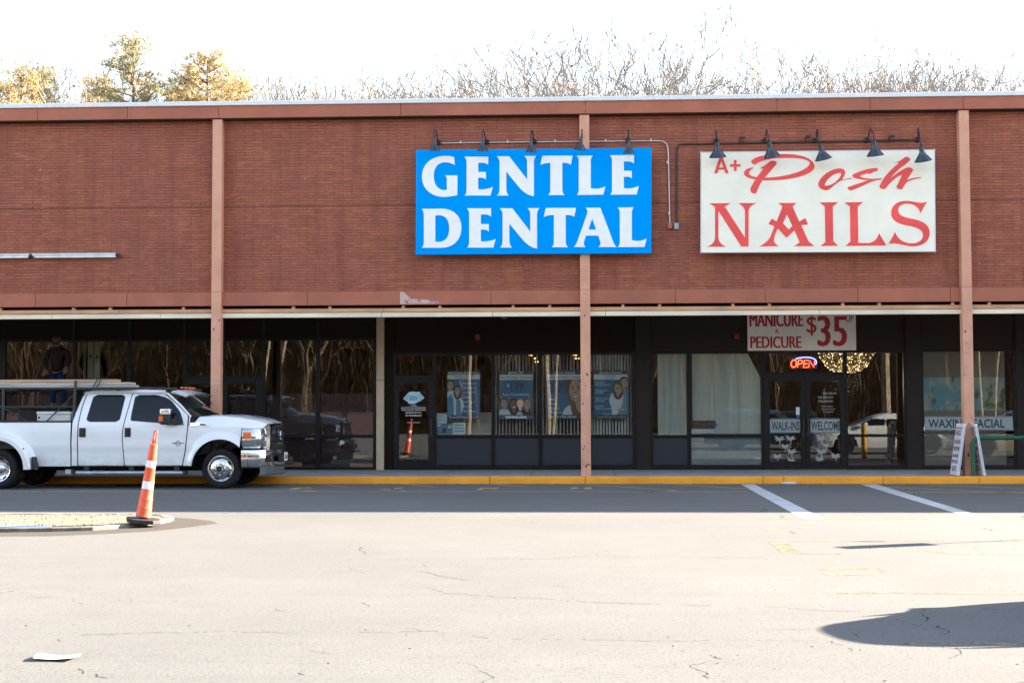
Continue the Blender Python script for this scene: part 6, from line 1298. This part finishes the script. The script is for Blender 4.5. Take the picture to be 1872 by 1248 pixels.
protos = [tree_proto('bare_tree', *bare(s_, 16, lv, L_, an), mt_bark, mt_twig, 'bare leafless tree beyond the roof', GRP) for s_, lv, L_, an in ((2, 7, .18, (17, 36)), (5, 7, .20, (12, 27)), (9, 7, .16, (19, 38)), (14, 6, .23, (15, 32)))]
used = [True]*4; 
spots = [(122, 112, 57, 2, .8, None), (160, 118, 58, 0, .8, None), (478, 138, 58, 2, .8, None), (530, 140, 60, 0, .8, None), (612, 136, 60, 2, .8, None), (668, 138, 62, 0, .8, None), (715, 144, 62, 2, .8, None), (800, 140, 60, 0, .8, None), (850, 138, 60, 2, .8, None), (140, 93, 55, 1, .75, 'bare grey tree between the golden pines at the left'), (452, 122, 58, 1, .6, None), (510, 146, 66, 1, .8, None), (548, 150, 68, 2, .7, None), (590, 140, 62, 0, .6, None), (646, 128, 58, 1, .8, None), (695, 147, 66, 2, .6, None), (735, 150, 70, 3, .8, None), (775, 125, 57, 0, .75, None),
  (838, 146, 68, 1, .7, None), (872, 132, 58, 3, .8, None), (925, 120, 56, 0, .75, None), (985, 104, 58, 1, .9, None), (1028, 78, 57, 2, .85, None), (1074, 38, 54, 0, .95, 'tallest bare tree rising behind the blue sign'), (1132, 58, 59, 3, .95, None), (1184, 46, 55, 2, .9, None), (1232, 82, 58, 1, .9, None), (1272, 104, 60, 0, .8, None), (1345, 132, 62, 1, .8, None), (1392, 146, 70, 3, .7, None),
  (1478, 98, 57, 3, .85, None), (1535, 88, 58, 2, .85, None), (1580, 100, 61, 1, .8, None), (1628, 76, 55, 0, .85, None), (1688, 122, 62, 2, .7, None), (1738, 92, 58, 1, .85, None), (1790, 84, 56, 3, .8, None), (1832, 116, 62, 2, .7, None), (1876, 76, 55, 0, .85, None), (1945, 96, 58, 1, .8, None), (-70, 105, 58, 3, .7, None)]
spots.sort(key=lambda t: t[0])
lab_i = 0
BARE = []
for i, (px, py, Y, k_, wd, lab) in enumerate(spots):
    f = used[k_]; used[k_] = False
    BARE.append((place(protos[k_], px, py, Y, 16, i*1.7, f, wd), px, py, lab))
zone = lambda px: ('beyond the roof, left of the blue sign' if px < 780 else 'rising above the blue sign' if px < 1200 else 'between the two signs' if px < 1290 else 'rising above the ivory sign' if px < 1700 else 'at the right picture edge')
for z_ in set(zone(p) for _, p, _, _ in BARE):
    L = [b_ for b_ in BARE if zone(b_[1]) == z_]
    for o, px, py, lab in L:
        rank = sorted(b_[1] for b_ in L).index(px)
        o['label'] = lab or ('%s bare tree %s' % ((['far left', 'second from left', 'third from left', 'fourth from left', 'fifth from left', 'sixth from left', 'seventh from left', 'eighth from left', 'ninth from left', 'tenth from left', 'eleventh from left', 'twelfth from left', 'thirteenth from left', 'fourteenth from left', 'fifteenth from left', 'sixteenth from left', 'seventeenth from left', 'eighteenth from left', 'nineteenth from left', 'twentieth from left', 'twenty-first from left'])[rank], z_))
def pine(seed, h, w_, base=.25, mat=None, open_=.5):
    rnd = random.Random(seed); tr, cr = MB(), MB(); tr.tube([(0, 0, 0), (.1, 0, h*.5), (0, .1, h*.97)], [h*.016, h*.010, .03], 8, cap=False); z = h*base
    def tuft(p, d, s_):
        for k_ in range(rnd.randint(9, 13)):
            v = (d*rnd.uniform(.2, 1)+Vector((rnd.gauss(0, .6), rnd.gauss(0, .6), rnd.gauss(.25, .5)))).normalized(); sd_ = v.orthogonal().normalized(); sd_ = Matrix.Rotation(rnd.uniform(0, 6.28), 3, v) @ sd_; L = s_*rnd.uniform(.6, 1.2); b_ = p+Vector((rnd.gauss(0, .12), rnd.gauss(0, .12), rnd.gauss(0, .08)))*s_*2
            cr.add([b_-sd_*L*.085, b_+sd_*L*.085, b_+v*L], [(0, 1, 2)])
    while z < h*.99:
        t = (z/h-base)/(1-base); R_ = w_*(1-t)**.7*rnd.uniform(.55, 1.1)+.25
        for k_ in range(rnd.randint(4, 6)):
            a = rnd.uniform(0, 6.283); d = Vector((math.cos(a), math.sin(a), rnd.uniform(.10, .55))).normalized(); L = R_*rnd.uniform(.6, 1.15); p0_ = Vector((0, 0, z)); p1_ = p0_+d*L+Vector((0, 0, .10*L))
            tr.tube([p0_, p0_.lerp(p1_, .6)-Vector((0, 0, .03*L)), p1_], [.05, .03, .012], 4, cap=False); n = max(2, int(L/.32))
            for j in range(n):
                u = .30+.70*(j+1)/n; q = p0_.lerp(p1_, u)
                for s_ in range(4): tuft(q+Vector((rnd.gauss(0, .26), rnd.gauss(0, .26), rnd.gauss(.05, .16))), d, rnd.uniform(.17, .30))
        z += rnd.uniform(.35, .6)*(1.1 if t < .6 else .8)
    return tr, cr
PG = 'pines beyond the roof'
for i, (px, py, Y, w_, sd_, m_, lab) in enumerate(((-18, 122, 52, 3.0, 1, mt_needle2, 'golden bushy pine cut by the left picture edge'), (38, 117, 53, 2.5, 2, mt_needle2, 'golden bushy pine at the far left beyond the roof'), (74, 121, 55, 1.7, 3, mt_needle, 'narrow dull green pine left of the bare grey tree'), (243, 75, 52, 3.6, 4, mt_needle, 'tallest open pine with grey green tufts left of the third pine'), (178, 148, 56, 1.8, 5, mt_needle2, 'low golden pine behind the bare grey tree'), (378, 97, 52, 3.1, 6, mt_needle2, 'broad golden green pine right of the tallest pine'), (425, 121, 54, 2.2, 7, mt_needle2, 'lower golden pine at the right end of the pines'), (335, 135, 55, 1.7, 8, mt_needle, 'small greyish pine between the two big pines'))):
    t = PY(px, py, Y); tr, cr = pine(sd_, t.z, w_*1.0, .30, m_); o = empty('pine_tree', (t.x, Y, 0), lab, 'tree', PG)
    for mb in (tr, cr): mb.v = [(v[0]+t.x, v[1]+Y, v[2]) for v in mb.v]
    tr.build('trunk', mt_pbark, o, weld=False); cr.build('crown', m_, o, weld=False)
# ground rising behind the camera: wall, leaf litter bank and woods, seen mirrored in the shop windows
mt_litter = M('leaf_litter', (.040, .025, .014), .95, var=.9, vs=3.5, bump=.5, bs=12, spec=.05)
mb = MB(); mb.grid(60, 24, lambda u, v: (-120+240*u, -26-60*v, -.05+14*sstep(v*1.05)+1.0*noise.noise(Vector((u*30, v*9, 0)))*v)); tag(mb.build('wooded_bank', mt_litter, smooth=True), kind='structure')
o = empty('retaining_wall', (0, -25.5, 0), 'low pinkish concrete retaining wall across the car park, mirrored in the windows', 'wall')
mt_rwall = M('pink_concrete', (.10, .055, .048), .85, var=.15, vs=1.2); mb = MB()
for i in range(13): mb.box(-90+i*6+.01, -90+i*6+5.99, -25.8, -25.4, -.1, 1.35)
mb.build('wall_face', mt_rwall, o, bevel=.02); mb = MB(); mb.box(-90, -12, -25.85, -25.35, 1.35, 1.45); mb.build('capping', mt_rwall, o, bevel=.01)
rnd = random.Random(77); wood = MB()
lows = [bare(s_, 1.0, 5, .26, (8, 24), .0085, .80, 1) for s_ in (31, 37, 41, 47, 53)]
for i in range(330):
    big, fine = rnd.choice(lows); x, v = rnd.uniform(-85, 85), rnd.random()**1.3; y = -27-46*v; h = rnd.uniform(8, 17); a = rnd.uniform(0, 6.28); c_, s_ = math.cos(a), math.sin(a); z0 = -.1+14*sstep((-y-26)/60*1.05)
    th = 1.1 if rnd.random() < .8 else 1.7
    for mb in (big, fine): wood.cm = 0 if rnd.random() < .75 else 1; wood.add([((p[0]*c_-p[1]*s_)*h*th+x, (p[0]*s_+p[1]*c_)*h*th+y, p[2]*h+z0) for p in mb.v], mb.f)
for i in range(1900):           # undergrowth stems
    x, v = rnd.uniform(-80, 80), rnd.random(); y = -26.5-34*v; z0 = -.2+14*sstep((-y-26)/60*1.05)
    for k_ in range(4): wood.cm = 0 if (k_ or i % 3) else 1; wood.tube([(x, y, z0), (x+rnd.gauss(0, .3), y+rnd.gauss(0, .3), z0+1.2), (x+rnd.gauss(0, .9), y+rnd.gauss(0, .6), z0+rnd.uniform(2.4, 6.5))], [.032, .022, .010], 3, cap=False)
wood.cm = 2
for x, y, r, h, lean in ((-7.0, -23, .16, 9, .1), (-1.9, -22, .20, 9, -.3), (-1.6, -22, .12, 9, .5), (-20, -21.5, .11, 10, 1.0), (-19.4, -21.5, .12, 10, 1.8), (18.5, -20, .30, 12, .1), (24.5, -21, .12, 11, -.4), (25.2, -21, .10, 11, .9), (9.5, -24, .10, 10, .6), (31, -24, .14, 10, -.8), (-12, -24, .09, 9, -.5)):
    wood.tube([(x+lean*(k_/8)**1.2+.03*math.sin(k_*1.9+x), y, k_/8*h) for k_ in range(9)], r, 7, r*.6)
tag(wood.build('woods', [M('wood_bark', (.085, .053, .030), .9, var=.45, vs=2, spec=.1), M('pale_wood_bark', (.185, .140, .098), .9, var=.2, vs=3, spec=.1), M('birch_bark', (.33, .25, .165), .9, var=.3, vs=4)], weld=False), kind='stuff')

# ------------------------------------------------------------------ parked cars off to the right and behind (shadow and reflections)
def car(label, paint, loc, rz, L=4.6, Wd=.90, roofh=1.5, kind='hatch', bar=None):
    o = empty('parked_car', loc, label, 'car', 'cars parked outside the picture'); Rm = Matrix.Rotation(rz, 3, 'Z'); lc = Vector(loc)
    def G(x, y, z): return tuple(Rm @ Vector((x, y, z)) + lc)
    def fx(mb): mb.v = [G(*v) for v in mb.v]; return mb
    h = L/2; xf, xr_ = h*.62, -h*.62
    top = [(-h, .72), (-h*.96, .90), (-h*.80, .98 if kind != 'sedan' else 1.0), (h*.30, .98), (h*.80, .88), (h*.96, .76), (h, .62)]
    foot = lambda x: max(.24, max((.34+math.sqrt(max(0, .40**2-(x-c)**2))) if abs(x-c) < .40 else 0 for c in (xf, xr_)))
    half = lambda x, z: Wd*interp([(-h, .86), (-h*.85, .97), (0, 1), (h*.8, .97), (h, .82)], x)*interp([(.2, .93), (.45, 1), (.75, 1), (1.0, .94)], z)
    xs_ = [lerp(-h, h, i/70) for i in range(71)]; mb = MB()
    for sg in (-1, 1): mb.grid(70, 8, lambda u, v: (lambda x: (lambda z: (x, sg*half(x, z), z))(lerp(foot(x), interp(top, x), v)))(lerp(-h, h, u)))
    mb.grid(70, 8, lambda u, v: (lambda x: (lambda z: (x+math.copysign(.06*(1-(2*v-1)**2)*max(0, (abs(x)/h-.9)/.1), x), (2*v-1)*half(x, z), z+.05*(1-(2*v-1)**2)))(interp(top, x)))(lerp(-h, h, u)))
    for e in (-h, h): mb.grid(8, 6, lambda u, v: (e+(.06 if e > 0 else -.06)*(1-(2*u-1)**2), (2*u-1)*half(e, lerp(.24, interp(top, e), v)), lerp(.24, interp(top, e)+.05*(1-(2*u-1)**2), v)))
    fx(mb).build('body', paint, o, smooth=True)
    gl = {'hatch': [(-h*.97, .95), (-h*.84, roofh-.06), (-h*.70, roofh), (h*.06, roofh), (h*.16, roofh-.05), (h*.50, .98)], 'sedan': [(-h*.72, .98), (-h*.42, roofh-.06), (-h*.30, roofh), (h*.02, roofh), (h*.12, roofh-.05), (h*.50, .98)]}[kind]
    cw = lambda z: Wd*lerp(.93, .72, (z-.95)/(roofh-.95)); gx0, gx1 = gl[0][0], gl[-1][0]; mb = MB()
    prof_ = [(lerp(a[0], b_[0], t/4), lerp(a[1], b_[1], t/4)) for a, b_ in zip(gl, gl[1:]) for t in range(4)]+[gl[-1]]
    def cab(u, v):      # u along the profile, v across from sill over the roof to sill
        k_ = min(len(prof_)-1, round(u*(len(prof_)-1))); x, z = prof_[k_]; s_ = 2*v-1; xm = (2*x-gx0-gx1)/(gx1-gx0); tp = 1-.34*max(0, (abs(xm)-.45)/.55)**2*max(0, (z-.955)/(roofh-.955))**.7
        if abs(s_) > .75: t = (1-abs(s_))/.25; zz = lerp(.955, z-.15*max(0, (z-.95)/.5), t); return (x*(1-.20*t*max(0, (z-.955)/(roofh-.955))), math.copysign(lerp(Wd*.93, cw(z)*tp, t), s_), zz)
        e = abs(s_)/.75; return (x*(1-.20*e**2.2*max(0, (z-.955)/(roofh-.955))), math.copysign(cw(z)*tp*(1-(1-e)**1.6) if e > .0 else 0, s_), z-.15*max(0, (z-.95)/.5)*e**3)
    mb.grid(len(prof_)-1, 24, cab)
    fx(mb).build('cabin', paint, o, smooth=True)
    for sg in (-1, 1):
        for a, b_ in ((gx0*.80, gx0*.38), (gx0*.34, gx1*.02), (gx1*.08, gx1*.74)):
            def f(u, v, a=a, b_=b_): z = lerp(1.0, roofh-.20, v); xx = lerp(a, b_, u); lo = interp([(q[1], q[0]) for q in gl[:3]], z)+.10; hi = interp(sorted([(q[1], q[0]) for q in gl[3:]]), z)-.10; xx = max(lo, min(hi, xx)); xm = (2*xx-gx0-gx1)/(gx1-gx0); return (xx, sg*(cw(z)*(1-.34*max(0, (abs(xm)-.45)/.55)**2*max(0, (z-.955)/(roofh-.955))**.7)+.012), z)
            mb = MB(); mb.grid(8, 5, f); fx(mb).build('side_window', mt_tglass, o)
    def tpf(x, z): xm = (2*x-gx0-gx1)/(gx1-gx0); return 1-.34*max(0, (abs(xm)-.45)/.55)**2*max(0, (z-.955)/(roofh-.955))**.7
    def screen(prof2, out):       # glass bowed like the cabin it sits in
        L2 = sorted((z, x) for x, z in prof2)
        def f(u, v):
            z = lerp(1.0, roofh-.13, v); x = interp(L2, z); f_ = (2*u-1)*.84; e = 1-(1-abs(f_))**(1/1.6); k2 = max(0, (z-.955)/(roofh-.955))
            return (x*(1-.20*e**2.2*k2)+out, f_*cw(z)*tpf(x, z), z-.15*max(0, (z-.95)/.5)*e**3)
        return f
    mb = MB(); mb.grid(14, 6, screen(gl[3:], .014)); fx(mb).build('windscreen', mt_tglass, o, smooth=True)
    mb = MB(); mb.grid(14, 6, screen(gl[:3], -.014)); fx(mb).build('rear_window', mt_tglass, o, smooth=True)
    for x in (xf, xr_):
        for sg in (-1, 1):
            mb = MB(); mb.lathe([(.20, -.10), (.30, -.10), (.33, -.06), (.33, .06), (.30, .10), (.21, .09)], 32, (x, sg*(Wd-.12), .33), (0, sg, 0)); mb.lathe([(.2, -.1), (0, -.1)], 12, (x, sg*(Wd-.12), .33), (0, sg, 0)); t = fx(mb).build('wheel', mt_tyre, o, smooth=True)
            mb = MB(); mb.lathe([(.215, .09), (.20, .085), (.19, .05)], 32, (x, sg*(Wd-.12), .33), (0, sg, 0))
            for k_ in range(10): a = k_*.628; mb.add([(x+r_*math.cos(a+da), sg*(Wd-.12+.085), .33+r_*math.sin(a+da)) for r_, da in ((.03, -.6), (.20, -.09), (.20, .09), (.03, .6))], [(0,1,2,3)])
            fx(mb).build('rim', mt_chrome, t)
    for sg in (-1, 1):
        mb = MB(); mb.box(h*.90, h*.985, sg*Wd*.62-.16, sg*Wd*.62+.16, .60, .74); fx(mb).build('headlight', mt_lens, o, bevel=.02); mb = MB(); mb.box(-h*1.0, -h*.93, sg*Wd*.68-.12, sg*Wd*.68+.12, .70, .90); fx(mb).build('tail_light', mt_redbox, o, bevel=.02)
        mb = MB(); mb.box(gx1*.62, gx1*.62+.12, min(sg*Wd, sg*(Wd+.16)), max(sg*Wd, sg*(Wd+.16)), .98, 1.10); fx(mb).build('door_mirror', paint, o, bevel=.03)
    if bar: mb = MB(); mb.box(-h*.5, h*.02, -.5, .5, roofh+.02, roofh+.10); fx(mb).build('roof_bar', bar, o, bevel=.02)
    return o
pt = lambda n, c: M(n, c, .25, var=.03, coat=.8)
car('dark blue hatchback just outside the lower right corner, throwing the big shadow', pt('dark_blue_paint', (.02, .04, .07)), (7.1, 11.88, 0), R(13), 4.4, .95, 1.57)
car('dark grey hatchback parked nearer the camera beyond the right edge', pt('dark_grey_paint', (.05, .05, .055)), (7.62, 9.66, 0), R(13), 4.3, .84, 1.55)
car('white saloon parked to the right outside the picture', pt('white_paint', (.75, .76, .76)), (10.6, 16.6, 0), R(180), 4.7, .90, 1.42, 'sedan')
car('champagne estate parked far right outside the picture', pt('champagne_paint', (.42, .36, .27)), (14.2, 20.6, 0), R(180), 4.8, .92, 1.55, 'hatch', mt_orange)
car('black hatchback parked behind the camera', pt('black_paint', (.012, .014, .018)), (9.5, -3.0, 0), R(180), 4.6, .90, 1.50)
car('silver saloon parked behind the camera to the left', pt('silver_paint', (.45, .47, .50)), (-17.5, -6.0, 0), R(0), 4.7, .90, 1.42, 'sedan')
for i, (x, y) in enumerate(((8.9, 21.9), (9.75, 21.7))):
    mb = MB(); mb.lathe([(.085, -.05), (.085, .98), (.075, 1.04), (.04, 1.08), (0, 1.085)], 20, (x, y, 0)); tag(mb.build('bollard', M('bollard_yellow', (.62, .33, .03), .5, var=.12), smooth=True), ['yellow steel bollard outside the right picture edge, nearer the shops door', 'yellow steel bollard outside the right picture edge, farther right'][i], 'bollard', 'yellow bollards')
# sign post whose narrow shadow falls across the sunlit asphalt
a_, b_ = PZ(1536, 1001), PZ(1707, 994.3); ang = math.atan2((b_-a_).y, (b_-a_).x); cot = 1/math.tan(SUN_EL); sdir = Vector((math.sin(SUN_AZ), math.cos(SUN_AZ), 0)); ztop = 2.25; base = a_+sdir*ztop*cot; zlow = ztop-(b_-a_).length/cot
o = empty('parking_sign', (base.x, base.y, 0), 'narrow parking sign on a thin post just outside the right picture edge', 'sign')
mb = MB(); mb.tube([(base.x, base.y, -.1), (base.x, base.y, ztop)], .018, 8); mb.build('post', mt_iron, o); nrm = Vector((-sdir.y, sdir.x, 0)); c_ = Vector((base.x, base.y, 0))
q = [c_-nrm*.15+Vector((0, 0, zlow)), c_+nrm*.15+Vector((0, 0, zlow)), c_+nrm*.15+Vector((0, 0, ztop)), c_-nrm*.15+Vector((0, 0, ztop))]; f_ = sdir*.004
mb = MB(); mb.add([p_+f_ for p_ in q]+[p_-f_ for p_ in q], [(0,1,2,3),(7,6,5,4),(0,4,5,1),(1,5,6,2),(2,6,7,3),(3,7,4,0)]); mb.build('plate', mt_iron, o)
